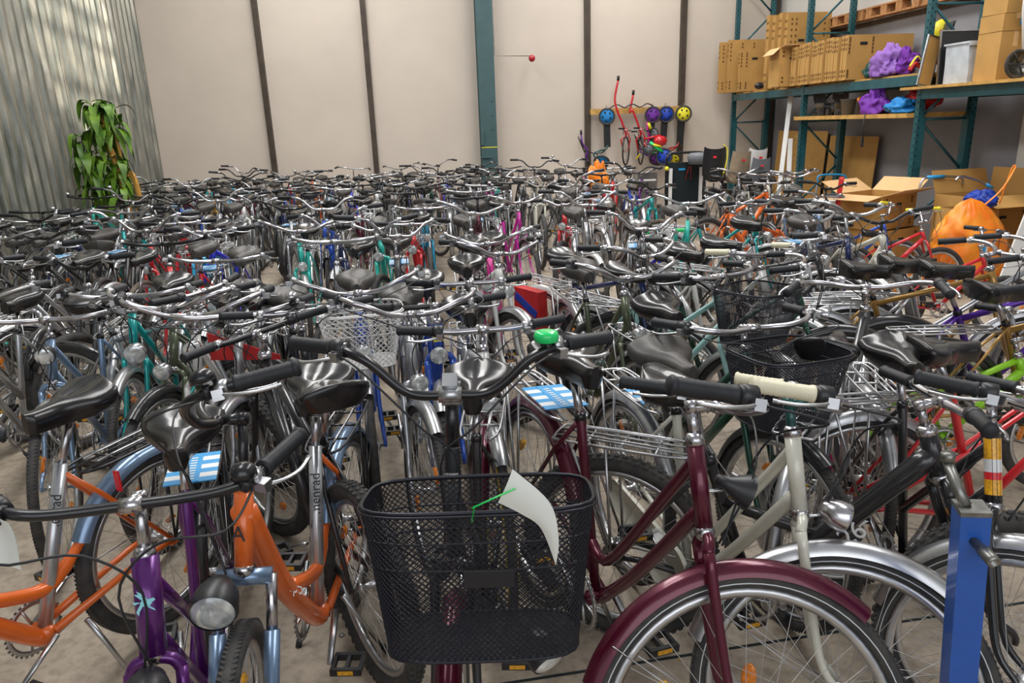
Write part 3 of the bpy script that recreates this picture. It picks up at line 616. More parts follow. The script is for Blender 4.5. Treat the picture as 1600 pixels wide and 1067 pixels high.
    ('red bicycle with short red head tube in the middle of the left block', 'mtb', 'red', -0.104, 6.262, -94.0, 0, dict(style='diamond', bar='flat', lod=1)),
    ('magenta bicycle with magenta frame near the far end of the aisle', 'city', 'magenta', 0.778, 7.208, -80.0, 0, dict(style='step', bar='city', lod=1, guard='alloy')),
    ('black bicycle with large tilted wire basket at the far end of the left block', 'city', 'black', 0.443, 8.539, -85.0, 5, dict(style='step', bar='tour', lod=1, guard='black', basket=(0.44, 0.34, 0.32, 'black_wire'))),
    ('grey bicycle carrying the black child seat beside the bicycle trailer', 'city', 'grey', 3.980, 9.450, -90.0, 0, dict(style='step', bar='city', lod=1, guard='black')),
    ('beige bicycle carrying the beige child seat near the rack', 'city', 'cream', 4.180, 9.050, -90.0, 0, dict(style='step', bar='tour', lod=1, guard='alloy')),
    ('silver bicycle carrying the white child seat near the rack', 'city', 'silver', 4.450, 9.150, -90.0, 0, dict(style='mixte', bar='tour', lod=1, guard='alloy')),
    ('black bicycle carrying the dark grey child seat in front of the others', 'city', 'black', 4.300, 8.650, -90.0, 0, dict(style='step', bar='city', lod=1, guard='black')),
]
mat('dark_green_paint', (0.01, 0.08, 0.075), 0.2, 0.3, coat=0.5)
# ---------------------------------------------------------------- the hall
def nodemat(name):
    m = bpy.data.materials.new(name); m.use_nodes = True; MATS[name] = m; return m, m.node_tree.nodes, m.node_tree.links, m.node_tree.nodes['Principled BSDF']
def ramp(N, stops):
    r = N.new('ShaderNodeValToRGB'); e = r.color_ramp.elements
    e[0].position, e[0].color = stops[0][0], (*stops[0][1], 1); e[1].position, e[1].color = stops[-1][0], (*stops[-1][1], 1)
    for p, c in stops[1:-1]: q = e.new(p); q.color = (*c, 1)
    return r
m, N, L, b = nodemat('concrete floor')
t = N.new('ShaderNodeTexCoord'); n1 = N.new('ShaderNodeTexNoise'); n1.inputs['Scale'].default_value = 1.3; n1.inputs['Detail'].default_value = 9; n1.inputs['Roughness'].default_value = .68
n2 = N.new('ShaderNodeTexNoise'); n2.inputs['Scale'].default_value = 26; n2.inputs['Detail'].default_value = 8
L.new(t.outputs['Object'], n1.inputs['Vector']); L.new(t.outputs['Object'], n2.inputs['Vector'])
r1 = ramp(N, [(.3, (.22, .18, .14)), (.52, (.42, .35, .27)), (.7, (.54, .46, .37))]); r2 = ramp(N, [(.3, (.62, .6, .58)), (.55, (1, 1, 1))])
mx = N.new('ShaderNodeMix'); mx.data_type = 'RGBA'; mx.blend_type = 'MULTIPLY'; mx.inputs[0].default_value = .8
L.new(n1.outputs['Fac'], r1.inputs[0]); L.new(n2.outputs['Fac'], r2.inputs[0]); L.new(r1.outputs[0], mx.inputs[6]); L.new(r2.outputs[0], mx.inputs[7]); L.new(mx.outputs[2], b.inputs['Base Color'])
b.inputs['Roughness'].default_value = .62; bp = N.new('ShaderNodeBump'); bp.inputs['Strength'].default_value = .25; bp.inputs['Distance'].default_value = .01; L.new(n2.outputs['Fac'], bp.inputs['Height']); L.new(bp.outputs[0], b.inputs['Normal'])
m, N, L, b = nodemat('corrugated steel')
t = N.new('ShaderNodeTexCoord'); n1 = N.new('ShaderNodeTexNoise'); n1.inputs['Scale'].default_value = 2.2; n1.inputs['Detail'].default_value = 8
mp = N.new('ShaderNodeMapping'); mp.inputs['Scale'].default_value = (1, 6, .8); L.new(t.outputs['Object'], mp.inputs[0]); L.new(mp.outputs[0], n1.inputs['Vector'])
r1 = ramp(N, [(.3, (.12, .125, .105)), (.46, (.26, .27, .24)), (.58, (.36, .34, .28)), (.7, (.52, .50, .43))]); L.new(n1.outputs['Fac'], r1.inputs[0]); L.new(r1.outputs[0], b.inputs['Base Color'])
b.inputs['Metallic'].default_value = .75; b.inputs['Roughness'].default_value = .42
mat('panel white', (.66, .575, .49), 0, .55, noise=.07, nscale=1.2)
mat('grey wall', (.29, .29, .315), 0, .7, noise=.15, nscale=1.5)
mat('upper wall', (.60, .585, .54), 0, .6, noise=.06, nscale=2)
mat('stud brown', (.085, .062, .045), .2, .55, noise=.35, nscale=6)
mat('column green', (.055, .115, .12), .1, .45, noise=.15, nscale=6)
mat('rack teal', (.018, .115, .140), .2, .4, coat=.2, noise=.25, nscale=8)
mat('hole dark', (.004, .012, .014), 0, .8)
mat('carton', (.55, .31, .09), 0, .75, noise=.13, nscale=5)
mat('carton light', (.78, .50, .24), 0, .75, noise=.08, nscale=5)
mat('print brown', (.13, .055, .01), 0, .8)
mat('plank', (.66, .38, .10), 0, .6, noise=.3, nscale=12)
mat('pallet wood', (.50, .24, .09), 0, .7, noise=.4, nscale=14)
mat('bark', (.62, .32, .06), 0, .7, noise=.4, nscale=25)
mat('leaf', (.040, .12, .015), 0, .42, noise=.75, nscale=6, col2=(.16, .30, .02))
mat('terracotta', (.30, .12, .06), 0, .7)
mat('purple cloth', (.20, .03, .42), 0, .7, noise=.4, nscale=12)
mat('lilac cloth', (.36, .17, .60), 0, .7, noise=.3, nscale=10)
mat('blue cloth', (.01, .25, .66), 0, .6, noise=.3, nscale=12)
mat('deep blue cloth', (.01, .06, .50), 0, .5, noise=.4, nscale=9)
mat('red cloth', (.62, .02, .02), 0, .6, noise=.3, nscale=12)
mat('orange cloth', (.95, .20, .01), 0, .38, noise=.3, nscale=7, col2=(.98, .36, .03))
mat('grey plastic', (.16, .17, .19), 0, .5)
mat('clear plastic', (.62, .68, .74), 0, .25, noise=.25, nscale=6)
mat('red ball', (.42, .01, .02), 0, .3, coat=.5)
mat('beige cloth', (.42, .32, .22), 0, .7, noise=.2, nscale=10)
mat('steel blue paint', (.015, .11, .50), .1, .35, coat=.3, noise=.12, nscale=14)
mat('gun metal', (.30, .30, .28), .9, .38, noise=.4, nscale=30)
XL, XR, YB, ZT = -4.66, 6.66, 13.8, 5.6
def slab(name, c, size, m): mb = MB(m); mb.sm = False; mb.box(c, size); return struct(build(mb, name))
slab('floor', (1, 4.9, -.05), (XR - XL + .6, 18.4, .1), 'concrete floor')
for _i, (_y, _a) in enumerate(((1.93, 3), (5.6, -2), (9.3, 0))):
    mb = MB('hole dark'); mb.sm = False; mb.box((1, _y, .0005), (11.2, .010, .003), Matrix.Rotation(radians(_a), 3, 'Z')); struct(build(mb, 'floor_joint'))
slab('wall_back', (1, YB + .06, ZT / 2), (XR - XL + .4, .12, ZT), 'panel white')
slab('wall_right', (XR + .06, 5.3, 1.47), (.12, 17.2, 2.94), 'grey wall')
slab('wall_right', (XR + .06, 5.3, 4.27), (.12, 17.2, 2.66), 'upper wall')
mb = MB('corrugated steel'); prof = []; y = -3.2; P = .2; k = 0
while y < YB:
    prof += [(0.0, y), (0.0, y + .07), (.05, y + .10), (.05, y + .165)]; y += P
mb.sm = False
lo = mb.ring([(XL + a, yy, 0) for a, yy in prof]); hi = mb.ring([(XL + a, yy, ZT) for a, yy in prof]); mb.bridge(lo, hi, False)
lo2 = mb.ring([(XL - .03, -3.2, 0), (XL - .03, YB, 0)]); hi2 = mb.ring([(XL - .03, -3.2, ZT), (XL - .03, YB, ZT)]); mb.bridge(hi2, lo2, False)
struct(build(mb, 'wall_left'))
mb = MB('gun metal'); mb.sm = False
for yy in (1.9, 4.1, 6.3, 8.5, 10.7, 12.9):
    mb.box((XL + .040, yy, ZT / 2), (.004, .018, ZT))
struct(build(mb, 'trim_1'))
for i, (x, w) in enumerate(((-2.68, .09), (-.88, .09), (3.05, .10), (4.83, .10), (6.58, .08))):
    mb = MB('stud brown'); mb.sm = False; mb.box((x, YB - .05, ZT / 2), (w, .10, ZT)); mb.box((x, YB - .104, ZT / 2), (w * .3, .01, ZT)); struct(build(mb, 'trim_%d' % (i + 2)))
mb = MB('column green'); mb.sm = False
mb.box((1.18, YB - .16, ZT / 2), (.02, .28, ZT)); mb.box((1.18, YB - .31, ZT / 2), (.29, .022, ZT)); mb.box((1.18, YB - .02, ZT / 2), (.29, .022, ZT))
mb.use('yellow_plastic', False); mb.box((1.18, YB - .3225, 1.32), (.29, .004, .014))
mb.use('hole dark', False)
for z in (1.62, 1.86, 2.1): mb.box((1.25, YB - .3225, z), (.02, .004, .02))
mb.use('column green', False); mb.box((1.06, YB - .34, 1.5), (.05, .05, .28)); mb.box((1.12, YB - .34, 1.15), (.18, .05, .03))
struct(build(mb, 'column'))
mb = MB('gun metal'); mb.tube([(1.34, YB - .30, 5.2), (1.34, YB - .30, 2.86), (1.97, YB - .34, 2.84)], .008, 6)
mb.use('red ball'); mb.ball((1.99, YB - .35, 2.80), .06, 16)
tag(build(mb, 'signal_ball'), 'round dark red ball on a thin rod beside the green column', 'signal lamp')
slab('trim_8', (XR - .02, 5.4, 2.94), (.05, 16.8, .05), 'stud brown')
slab('pillar', (XR - .05, 6.5, ZT / 2), (.10, 2.2, ZT), 'upper wall')

# ---------------------------------------------------------------- pallets on the wall ledge
for i in range(4):
    y0 = 12.6 - i * 1.25; mb = MB('pallet wood'); mb.sm = False
    mb.box((XR - .12, y0, 2.99), (.14, 1.2, .022)); mb.box((XR - .12, y0, 3.12), (.14, 1.2, .022))
    for k in (-.52, -.17, .17, .52): mb.box((XR - .12, y0 + k, 3.055), (.13, .14, .11))
    tag(build(mb, 'pallet'), 'wooden pallet edge on the right wall ledge, %s from the back wall' % ('first second third fourth'.split()[i]), 'pallet', 'pallets along the right wall')

# ---------------------------------------------------------------- storage rack
XF, XW = 5.75, 6.40
rack = thing('storage_rack', 'teal steel storage rack with perforated uprights along the right wall', 'storage rack', (XF, 10, 0))
def rp_(name, mb): return put(name, mb.mesh(name), rack, Matrix.Translation((-XF, -10, 0)))
for yy in (13.5, 10.9, 8.2, 5.4):
    for x in (XF, XW):
        mb = MB('rack teal'); mb.sm = False; mb.box((x, yy, 2.3), (.075, .07, 4.6)); mb.box((x + (.03 if x == XF else -.03), yy + .0, .9), (.06, .10, 1.45))
        mb.use('hole dark', False)
        z = .3
        while z < 4.5: mb.box((x - .02, yy - .036, z), (.014, .004, .02)); mb.box((x - .0385, yy - .012, z + .04), (.004, .014, .02)); mb.box((x + .02, yy - .036, z + .04), (.014, .004, .02)); z += .08
        rp_('upright', mb)
    mb = MB('rack teal'); z = .35
    for k in range(6):
        a, b_ = ((XF, XW), (XW, XF))[k % 2]; mb.tube([(a, yy, z), (b_, yy, z + .62)], .016, 6); z += .62
        if k % 2: mb.tube([(XF, yy, z), (XW, yy, z)], .016, 6)
    rp_('brace', mb)
for y0, y1, z in ((13.5, 10.9, 2.03), (10.9, 8.2, 2.03), (8.2, 5.4, 1.87)):
    for x in (XF - .01, XW):
        mb = MB('rack teal'); mb.sm = False; mb.box((x, (y0 + y1) / 2, z), (.045, y0 - y1 - .07, .11)); rp_('beam', mb)
for y0, y1, z, x0 in ((13.5, 10.9, 2.095, XF + .02), (10.9, 8.3, 2.095, XF + .02), (8.42, 5.4, 1.94, XF - .13), (10.95, 8.25, 1.64, XF - .12)):
    mb = MB('plank'); mb.sm = False; w = XW + .03 - x0; mb.box((x0 + w / 2, (y0 + y1) / 2, z), (w, y0 - y1, .03 if z > 1.7 else .05)); rp_('shelf_board', mb)

# ---------------------------------------------------------------- cartons
def marks(mb, face, x0, x1, y, z0, z1, cols):
    mb.use('print brown', False)
    for c in cols:
        x = x0 + (x1 - x0) * c
        for fz in (.08, .14, .20, .62, .70, .78, .86, .92):
            mb.box((x, y, z0 + (z1 - z0) * fz), (.022, .002, .032))
def folded(x0, x1, y, th, z0, z1, label, cols=(.08, .5), hole=None, rx=0, m='carton'):
    t = thing('folded_carton', label, 'cardboard box', ((x0 + x1) / 2, y, z0), 0, 'folded cartons on the rack'); cx = (x0 + x1) / 2
    mb = MB(m); mb.sm = False; n = 3
    for k in range(n): mb.box(((.004 if k % 2 else 0), th * (k + .5) / n, (z1 - z0) / 2 - .004 * (k % 2)), (x1 - x0, th / n * .86, z1 - z0))
    marks(mb, 0, x0 - cx, x1 - cx, -.001, 0, z1 - z0, cols)
    mb.use('print brown', False)
    for k in range(n):
        for fz in (.1, .2, .7, .8, .9): mb.box((x0 - cx - .001, th * (k + .5) / n, (z1 - z0) * fz), (.002, th * .12, .035))
    build(mb, 'folded_sheets', t)
    if hole:
        mb = MB('hole dark'); mb.sm = False; mb.box((hole[0], -.002, hole[1]), (.10, .004, .035)); build(mb, 'hand_hole', t)
    return t
zb = 2.115
folded(5.36, 6.20, 13.30, .05, zb, 2.97, 'tall folded carton overhanging the far end of the rack, furthest back')
folded(5.46, 6.30, 13.15, .05, zb, 2.99, 'tall folded carton second from the far end of the rack', (.05, .3, .55, .8))
folded(5.50, 6.28, 12.75, .05, zb, 2.78, 'shorter folded carton with a hand hole leaning before the tallest one', (.04, .16), (-.12, .53))
yy = 10.95; ords = 'first second third fourth fifth sixth seventh eighth'.split()
for i in range(8):
    folded(5.60 + .02 * (i % 2), 6.40 + .02 * i, yy - i * .19, .16, zb, 2.66 + .012 * (i % 3), 'upright folded carton in the long row on the rack, %s from the back' % ords[i], (.06, .12, .5) if i < 7 else (.03, .38), (-.24, .45) if i == 7 else None)
for i in range(4):
    folded(5.66 + .04 * i, 6.50, 12.05 - i * .13, .10, zb, 3.24 - .03 * (i % 2), 'very tall folded carton behind the rack upright, %s from the back' % ords[i], (.1, .2, .85), (-.12, .70) if i == 3 else None)
# open carton box (with flaps)
def carton_box(name, label, loc, sx, sy, sz, rz, flaps=(40, 35, 30, 35), m='carton', m2='carton light', group=None, hole=True, th=.006, fl=None):
    t = thing(name, label, 'cardboard box', loc, radians(rz), group); mb = MB(m); mb.sm = False
    mb.box((0, 0, th / 2), (sx, sy, th)); mb.box((-sx / 2, 0, sz / 2), (th, sy, sz)); mb.box((sx / 2, 0, sz / 2), (th, sy, sz)); mb.box((0, -sy / 2, sz / 2), (sx, th, sz)); mb.box((0, sy / 2, sz / 2), (sx, th, sz))
    mb.use('print brown', False)
    for k in (-.36, .36):
        for fz in (.12, .22, .78, .88): mb.box((sx * k, -sy / 2 - .004, sz * fz), (.03, .002, .03))
    build(mb, 'box_body', t)
    if hole:
        for d in (-1, 1): mb = MB('hole dark'); mb.sm = False; mb.box((0, d * (sy / 2 + .0035), sz * .72), (.09, .003, .03)); build(mb, 'hand_hole', t)
    for i, a in enumerate(flaps):
        if a is None: continue
        fx = i % 2 == 0; w = sy if fx else sx; d = min(sx, sy) / 2 if not fl else fl; sg = 1 if i < 2 else -1
        mb = MB(m2); mb.sm = False; a = radians(a)
        if fx: mb.box((sg * (sx / 2 + cos(a) * d / 2), 0, sz + sin(a) * d / 2), (d, w, th), Matrix.Rotation(-sg * a, 3, 'Y'))
        else: mb.box((0, sg * (sy / 2 + cos(a) * d / 2), sz + sin(a) * d / 2), (w, d, th), Matrix.Rotation(sg * a, 3, 'X'))
        build(mb, 'flap', t)
    return t
carton_box('open_carton', 'small open carton with bent flap between the two groups of folded cartons', (5.66, 11.36, zb), .40, .34, .56, 0, (None, None, -40, 8), 'carton', 'carton light', fl=.16)
# boxes on the lower bay
def closed_box(label, loc, sx, sy, sz, rz=0, patch=None):
    t = thing('closed_carton', label, 'cardboard box', loc, radians(rz), 'closed cartons stacked on the rack'); mb = MB('carton'); mb.sm = False; mb.box((0, 0, sz / 2), (sx, sy, sz)); build(mb, 'box_body', t)
    mb = MB('carton light'); mb.sm = False; mb.box((0, 0, sz + .001), (.05, sy + .004, .003)); mb.box((0, -sy / 2 - .001, sz * .84), (.05, .003, sz * .3)); build(mb, 'packing_tape', t)
    if patch:
        mb = MB(patch); mb.sm = False; mb.box((sx * .2, -sy / 2 - .002, sz * .55), (.09, .003, .07)); build(mb, 'box_label', t)
    return t
z3 = 1.957
closed_box('tall closed carton at the bottom of the stack beside the clear tub', (5.93, 7.28, z3), .32, .32, .46, patch='hole dark')
closed_box('flat closed carton with a blue sticker in the middle of the stack', (5.93, 7.28, z3 + .465), .32, .32, .16, patch='tag_blue')
closed_box('small closed carton on top of the stack beside the white trolley', (5.92, 7.28, z3 + .63), .29, .30, .19, 4)
# clear tub, framed board, black panel
t = thing('storage_tub', 'translucent plastic storage tub with papers inside on the rack', 'storage tub', (6.02, 7.75, z3)); mb = MB('clear plastic'); mb.sm = False
for s_ in (-1, 1): mb.box((s_ * .22, 0, .2), (.01, .36, .40), Matrix.Rotation(s_ * .06, 3, 'Y')); mb.box((0, s_ * .18, .2), (.44, .01, .40))
mb.box((0, 0, .01), (.42, .36, .012)); build(mb, 'tub_body', t)
mb = MB('clear plastic'); mb.box((0, 0, .41), (.50, .40, .02)); mb.box((0, -.2, .395), (.50, .012, .04)); build(mb, 'tub_lid', t)
mb = MB('paper'); mb.sm = False; mb.box((.03, -.190, .22), (.24, .003, .12)); mb.box((.1, -.190, .09), (.2, .003, .12)); build(mb, 'paper_sheet', t)
t = thing('framed_board', 'leaning brown board in a silver frame at the rack upright', 'board', (5.70, 8.12, z3), rot=(0, radians(10), radians(14))); mb = MB('alloy'); mb.sm = False
for x in (-.10, .10): mb.box((x, 0, .27), (.014, .02, .54))
for z in (.007, .533): mb.box((0, 0, z), (.2, .02, .014))
build(mb, 'frame', t); mb = MB('carton'); mb.sm = False; mb.box((0, .002, .27), (.19, .008, .53)); build(mb, 'panel', t)
t = thing('notice_board', 'black panel in a silver frame behind the clear tub', 'board', (6.1, 8.02, z3), rot=(radians(-4), 0, 0)); mb = MB('black_plastic'); mb.sm = False; mb.box((0, 0, .29), (.62, .012, .56)); build(mb, 'panel', t)
mb = MB('alloy'); mb.sm = False; mb.box((-.31, -.004, .29), (.014, .02, .58)); mb.box((0, -.004, .575), (.62, .02, .012)); build(mb, 'frame', t)
# white trolley
t = thing('hand_trolley', 'white folding trolley with a dark spoked wheel and navy bag on the rack', 'trolley', (5.80, 6.95, z3)); mb = MB('white_plastic'); mb.tube([(.12, 0, .06), (.02, 0, .62), (.0, 0, 1.0)], .012, 8); mb.tube([(.30, .05, .06), (.20, 0, .62), (.16, 0, 1.0)], .012, 8); mb.tube([(.30, 0, .10), (.05, 0, .55)], .010, 8); build(mb, 'frame', t)
mb = MB('tyre'); n = 28; mb.tube([(cos(2 * pi * i / n) * .125, 0, .135 + sin(2 * pi * i / n) * .125) for i in range(n)], .014, 8, closed=True, upv=(0, 1, 0)); mb.use('gun metal'); mb.lathe([(.108, -.006), (.108, .006), (0, .012)], c=(0, 0, .135), axis=(0, 1, 0), seg=24)
mb.use('black_plastic')
for i in range(6): a = i * pi / 3; mb.tube([(0, -.014, .135), (cos(a) * .108, -.010, .135 + sin(a) * .108)], .008, 5)
put('wheel', mb.mesh('wheel'), t, Matrix.Translation((.0, -.06, 0)))
from mathutils import noise as mnoise
def blob(name, label, cat, loc, sc, m, seed=0, amp=.35, n=30, fold=5, group=None):
    mb = MB(m); off = Vector((seed * 3.7, seed * 1.3, 0))
    def fn(a, v):
        th = a * 2 * pi; t_ = v * pi; d = V(sin(t_) * cos(th), sin(t_) * sin(th), cos(t_))
        q = 1 - abs(mnoise.noise(d * 1.9 + off)) * 2; q2 = 1 - abs(mnoise.noise(d * 4.6 + off)) * 2; low = mnoise.noise(d * 1.1 + off * 2)
        r = .78 + amp * (.9 * low + .55 * q + .3 * q2 - .35)
        z = d.z * r
        return V(d.x * r * sc[0] * (1.15 - .25 * d.z), d.y * r * sc[1] * (1.15 - .25 * d.z), max((z + .72) * sc[2] * 1.15, 0))
    mb.grid(fn, n * 2, n); o = build(mb, name); o.location = loc; return tag(o, label, cat, group)
o = blob('navy_bag', 'navy blue bag hanging behind the white trolley on the rack', 'bag', (6.02, 6.98, z3 + .45), (.14, .10, .20), 'paint_navy' if 'paint_navy' in MATS else 'hole dark', 3)
blob('lilac_jacket', 'lilac child carrier cloth heaped in front of the folded cartons', 'cloth', (5.86, 9.05, zb), (.14, .22, .20), 'lilac cloth', 5, .5)
blob('teal_crate_cloth', 'dark teal bag half under the lilac cloth on the rack', 'bag', (5.86, 9.42, zb), (.09, .10, .12), 'dark_green_paint', 6, .3)
blob('purple_seat_pad', 'second purple cloth right of the lilac one on the top beam', 'cloth', (5.88, 8.72, zb), (.12, .12, .16), 'purple cloth', 8, .5)
# child seats
def child_seat(label, loc, rz, m, s=1.0, tilt=0, group='child bicycle seats'):
    t = thing('child_seat', label, 'child seat', loc, rot=(radians(tilt), 0, radians(rz)), group=group)
    mb = MB(m)
    def shell(a, v):
        x = (a * 2 - 1); w = .15 + .02 * sin(v * pi); p = V(x * w, 0, 0)
        if v < .35: k = v / .35; y = -.26 + .24 * k; z = .05
        else: k = (v - .35) / .65; y = -.02 + .10 * k; z = .05 + .46 * k
        side = abs(x) ** 3; return (p + V(0, y - side * .05 * (v > .35), z + side * (.10 if v < .5 else .04))) * s
    mb.grid(shell, 12, 16); mb.grid(lambda a, v: shell(1 - a, v) + V(0, .018, -.016) * s, 12, 16); build(mb, 'shell', t)
    mb = MB('black_plastic')
    for x in (-.13, .13): mb = MB('black_plastic'); mb.box(V(x, -.24, -.06) * s, V(.05, .10, .20) * s); build(mb, 'foot_rest', t)
    mb = MB('red_reflector'); mb.box(V(0, .105, .40) * s, V(.05, .01, .03) * s); build(mb, 'reflector', t)
    mb = MB('black_metal'); mb.tube([V(0, .05, .02) * s, V(0, .12, -.03) * s, V(0, .02, -.06) * s], .010, 6); build(mb, 'mount', t)
    return t
child_seat('black child bicycle seat tipped over at the front of the top rack bay', (5.98, 8.45, zb + .09), 70, 'black_plastic', .9, 25)
mb = MB('yellow_plastic'); mb.ball((0, 0, .1), .12, 18, (1, .8, 1.1)); o = build(mb, 'yellow_helmet'); o.location = (6.12, 8.5, zb + .36); tag(o, 'round yellow helmet perched high beside the rack upright', 'helmet')
mb = MB('red cloth'); mb.tube(smooth_path([(0, 0, .02), (.05, -.02, .10), (.14, 0, .05), (.2, .04, .1)], 5), .04, 10, flat=.5); mb.use('yellow_plastic'); mb.tube(smooth_path([(0, 0, .06), (.06, -.03, .17), (.12, -.04, .12), (.18, -.03, .2)], 5), .02, 8, flat=.5)
o = build(mb, 'harness'); o.location = (5.80, 8.55, zb + .02); tag(o, 'red and yellow harness straps beside the black child seat', 'harness')
child_seat('grey child seat with a red backrest light at the left of the lower shelf', (5.88, 10.72, 1.74), 20, 'grey plastic', .7, 0)
zl = 1.666
child_seat('grey tipped child seat second from the left on the lower shelf', (5.94, 10.25, zl + .06), -30, 'grey plastic', .62, -35)
for lab, yq, col in (('wide grey plastic bin with round imprint on the lower shelf', 9.95, 'grey plastic'), ('dark round bin beside the orange clip on the lower shelf', 9.55, 'black_plastic')):
    mb = MB(col); mb.lathe([(0, 0), (.075, 0), (.105, .20), (.112, .20), (.112, .21), (.098, .21), (.07, .012), (0, .012)], seg=20); o = build(mb, 'plastic_bin'); o.location = (5.90, yq, zl); tag(o, lab, 'bin')
blob('purple_fabric', 'purple fabric draped over the edge of the lower shelf', 'cloth', (5.80, 9.15, zl), (.11, .26, .19), 'purple cloth', 11, .6)
blob('red_fabric', 'red fabric bundle behind the bright blue fabric on the lower shelf', 'cloth', (6.02, 8.60, zl + .03), (.15, .24, .15), 'red cloth', 12, .4)
blob('blue_fabric', 'bright blue fabric bundle on the lower shelf next to the upright', 'cloth', (5.80, 8.60, zl), (.13, .26, .10), 'blue cloth', 13, .5)
mb = MB('alloy'); mb.tube(smooth_path([(0, 0, .02), (-.02, -.12, .05), (0, -.24, .03), (.04, -.2, .06), (.04, -.04, .05)], 4), .006, 6); o = build(mb, 'metal_bracket'); o.location = (5.78, 9.0, zl); tag(o, 'bent silver bracket lying between the purple and blue fabric', 'bracket')
mb = MB('orange_reflector'); mb.ball((0, 0, .04), .04, 12, (1, .6, 1)); o = build(mb, 'orange_reflector_lamp'); o.location = (5.80, 9.52, zl + .15); tag(o, 'small orange reflector on the lower shelf beside the dark bin', 'reflector')
mb = MB('black_plastic'); mb.tube([(0, 0, 0), (-.01, .005, -.25), (0, 0, -.30)], .006, 5); mb.box((0, 0, -.36), (.02, .03, .12)); o = build(mb, 'hanging_strap'); o.location = (5.62, 9.08, zl + .02); tag(o, 'black strap hanging down from the lower shelf', 'strap')
# bits in the first bay
mb = MB('alloy'); mb.tube([(0, 0, .04), (.12, -.1, .10), (.34, -.1, .28)], .012, 6); mb.tube([(.1, 0, .02), (.3, .02, .12)], .010, 6); mb.use('black_plastic'); mb.ball((0, 0, .06), .07, 12, (1.2, .8, .8)); mb.ball((.27, 0, .14), .08, 12, (1, .7, 1.3)); mb.use('yellow_plastic'); mb.box((.22, -.08, .03), (.06, .04, .06))
o = build(mb, 'push_scooter_frame'); o.location = (5.60, 12.15, zb); tag(o, 'small folded scooter frame with black wheels lying on the far beam', 'scooter')

# ---------------------------------------------------------------- leaning profiles and boards
def leaning(label, x, y, dx, L_, w, m, cat='board', th=.02, dy=.35):
    d = Vector((dx, dy, sqrt(max(.01, L_ ** 2 - dx ** 2 - dy ** 2)))); mb = MB(m); mb.sm = False
    rot = d.to_track_quat('Z', 'Y').to_matrix(); mb.box((0, 0, L_ / 2 + .01), (w, th, L_))
    if m == 'white_plastic': mb.use('gun metal', False); mb.box((0, -th / 2 - .001, L_ / 2 + .01), (w * .12, .003, L_ * .98))
    o = build(mb, 'leaning_board'); o.matrix_world = Matrix.Translation((x, y, .02)) @ rot.to_4x4(); return tag(o, label, cat)
leaning('long white metal profile leaning against the rack', 5.62, 11.3, .30, 2.15, .07, 'white_plastic', 'profile', .03)
leaning('shorter white board leaning beside the long white profile', 5.74, 11.15, .14, 1.35, .07, 'white_plastic')
leaning('orange wooden board leaning beside the white profiles', 5.92, 11.2, .10, 1.40, .10, 'plank')
for lab, y0, y1, z1 in (('large brown fibreboard sheet leaning in the first rack bay', 13.3, 11.6, 1.42), ('brown fibreboard sheet leaning behind the second rack upright', 11.5, 10.2, 1.35)):
    mb = MB('carton'); mb.sm = False; mb.box((0, 0, z1 / 2), (.012, y0 - y1, z1)); o = build(mb, 'fibreboard_sheet'); o.location = (6.50, (y0 + y1) / 2, 0); o.rotation_euler = (0, radians(3), 0); tag(o, lab, 'board')
mb = MB('white_plastic'); mb.sm = False; mb.box((0, 0, .62), (1.25, .02, 1.24)); o = build(mb, 'white_board'); o.location = (5.50, 5.60, .01); o.rotation_euler = (radians(-6), radians(17), radians(-8)); tag(o, 'large white board leaning at the right edge behind the orange bag', 'board')

# ---------------------------------------------------------------- cartons on the floor, orange bag
carton_box('open_carton', 'large open carton with splayed flaps standing on a stack by the rack', (5.20, 8.00, .41), .66, .56, .38, 24, (34, 30, -8, 18), 'carton', 'carton light', fl=.26)
carton_box('open_carton', 'large carton underneath the splayed open carton', (5.26, 7.98, 0), .68, .58, .402, 20, (None,) * 4, 'carton')
carton_box('open_carton', 'wide open carton right of the rack upright behind the orange bag', (6.02, 7.35, 0), .74, .55, .80, 8, (86, 70, None, -20), 'carton', 'carton', fl=.26)
carton_box('open_carton', 'tall narrow carton with printed marks left of the orange bag', (5.62, 7.05, 0), .42, .36, .70, -6, (None, None, None, None), 'carton')
folded(5.75, 6.45, 6.35, .05, 0, .98, 'tall folded carton standing on the floor behind the orange bag', (.6, .75))
t = thing('orange_bag', 'big orange plastic bag with a drawstring hanging behind the small red bicycle', 'bag', (5.12, 6.35, .02)); 
mb = MB('orange cloth')
def bagf(a, v):
    th = a * 2 * pi; r = .33 * (1 - abs(2 * min(v, .97) - .75) ** 2.6 * .42) * (1 - .75 * max(0, v - .62) ** 1.2 * 1.6)
    if v > .95: r *= (1 - v) / .05
    if v < .03: r *= v / .03
    d = V(cos(th), sin(th), v * 2); q = 1 - abs(mnoise.noise(d * 2.3)) * 2; q2 = 1 - abs(mnoise.noise(d * 5.5)) * 2
    r += (.035 * q + .018 * q2) * (v > .02) * (v < .97)
    return V(cos(th) * r - .10 * v + .06, sin(th) * r * .62, .86 * v + .02 * mnoise.noise(d * 3))
mb.grid(bagf, 60, 30); build(mb, 'sack', t)
mb = MB('orange cloth'); mb.tube(smooth_path([(-.02, 0, .70), (.20, -.05, .92), (.34, -.02, 1.12), (.33, 0, 1.12), (.26, 0, .8)], 6), .012, 6, flat=.5); build(mb, 'drawstring', t)
mb = MB('tag_white'); mb.sm = False; mb.box((-.02, -.232, .42), (.07, .004, .09)); mb.use('tag_blue', False); mb.box((-.02, -.235, .42), (.03, .002, .05)); build(mb, 'label_patch', t)
blob('blue_pouch', 'small deep blue pouch lying on the carton behind the orange bag', 'bag', (5.52, 6.75, .74), (.16, .12, .10), 'deep blue cloth', 21, .3)
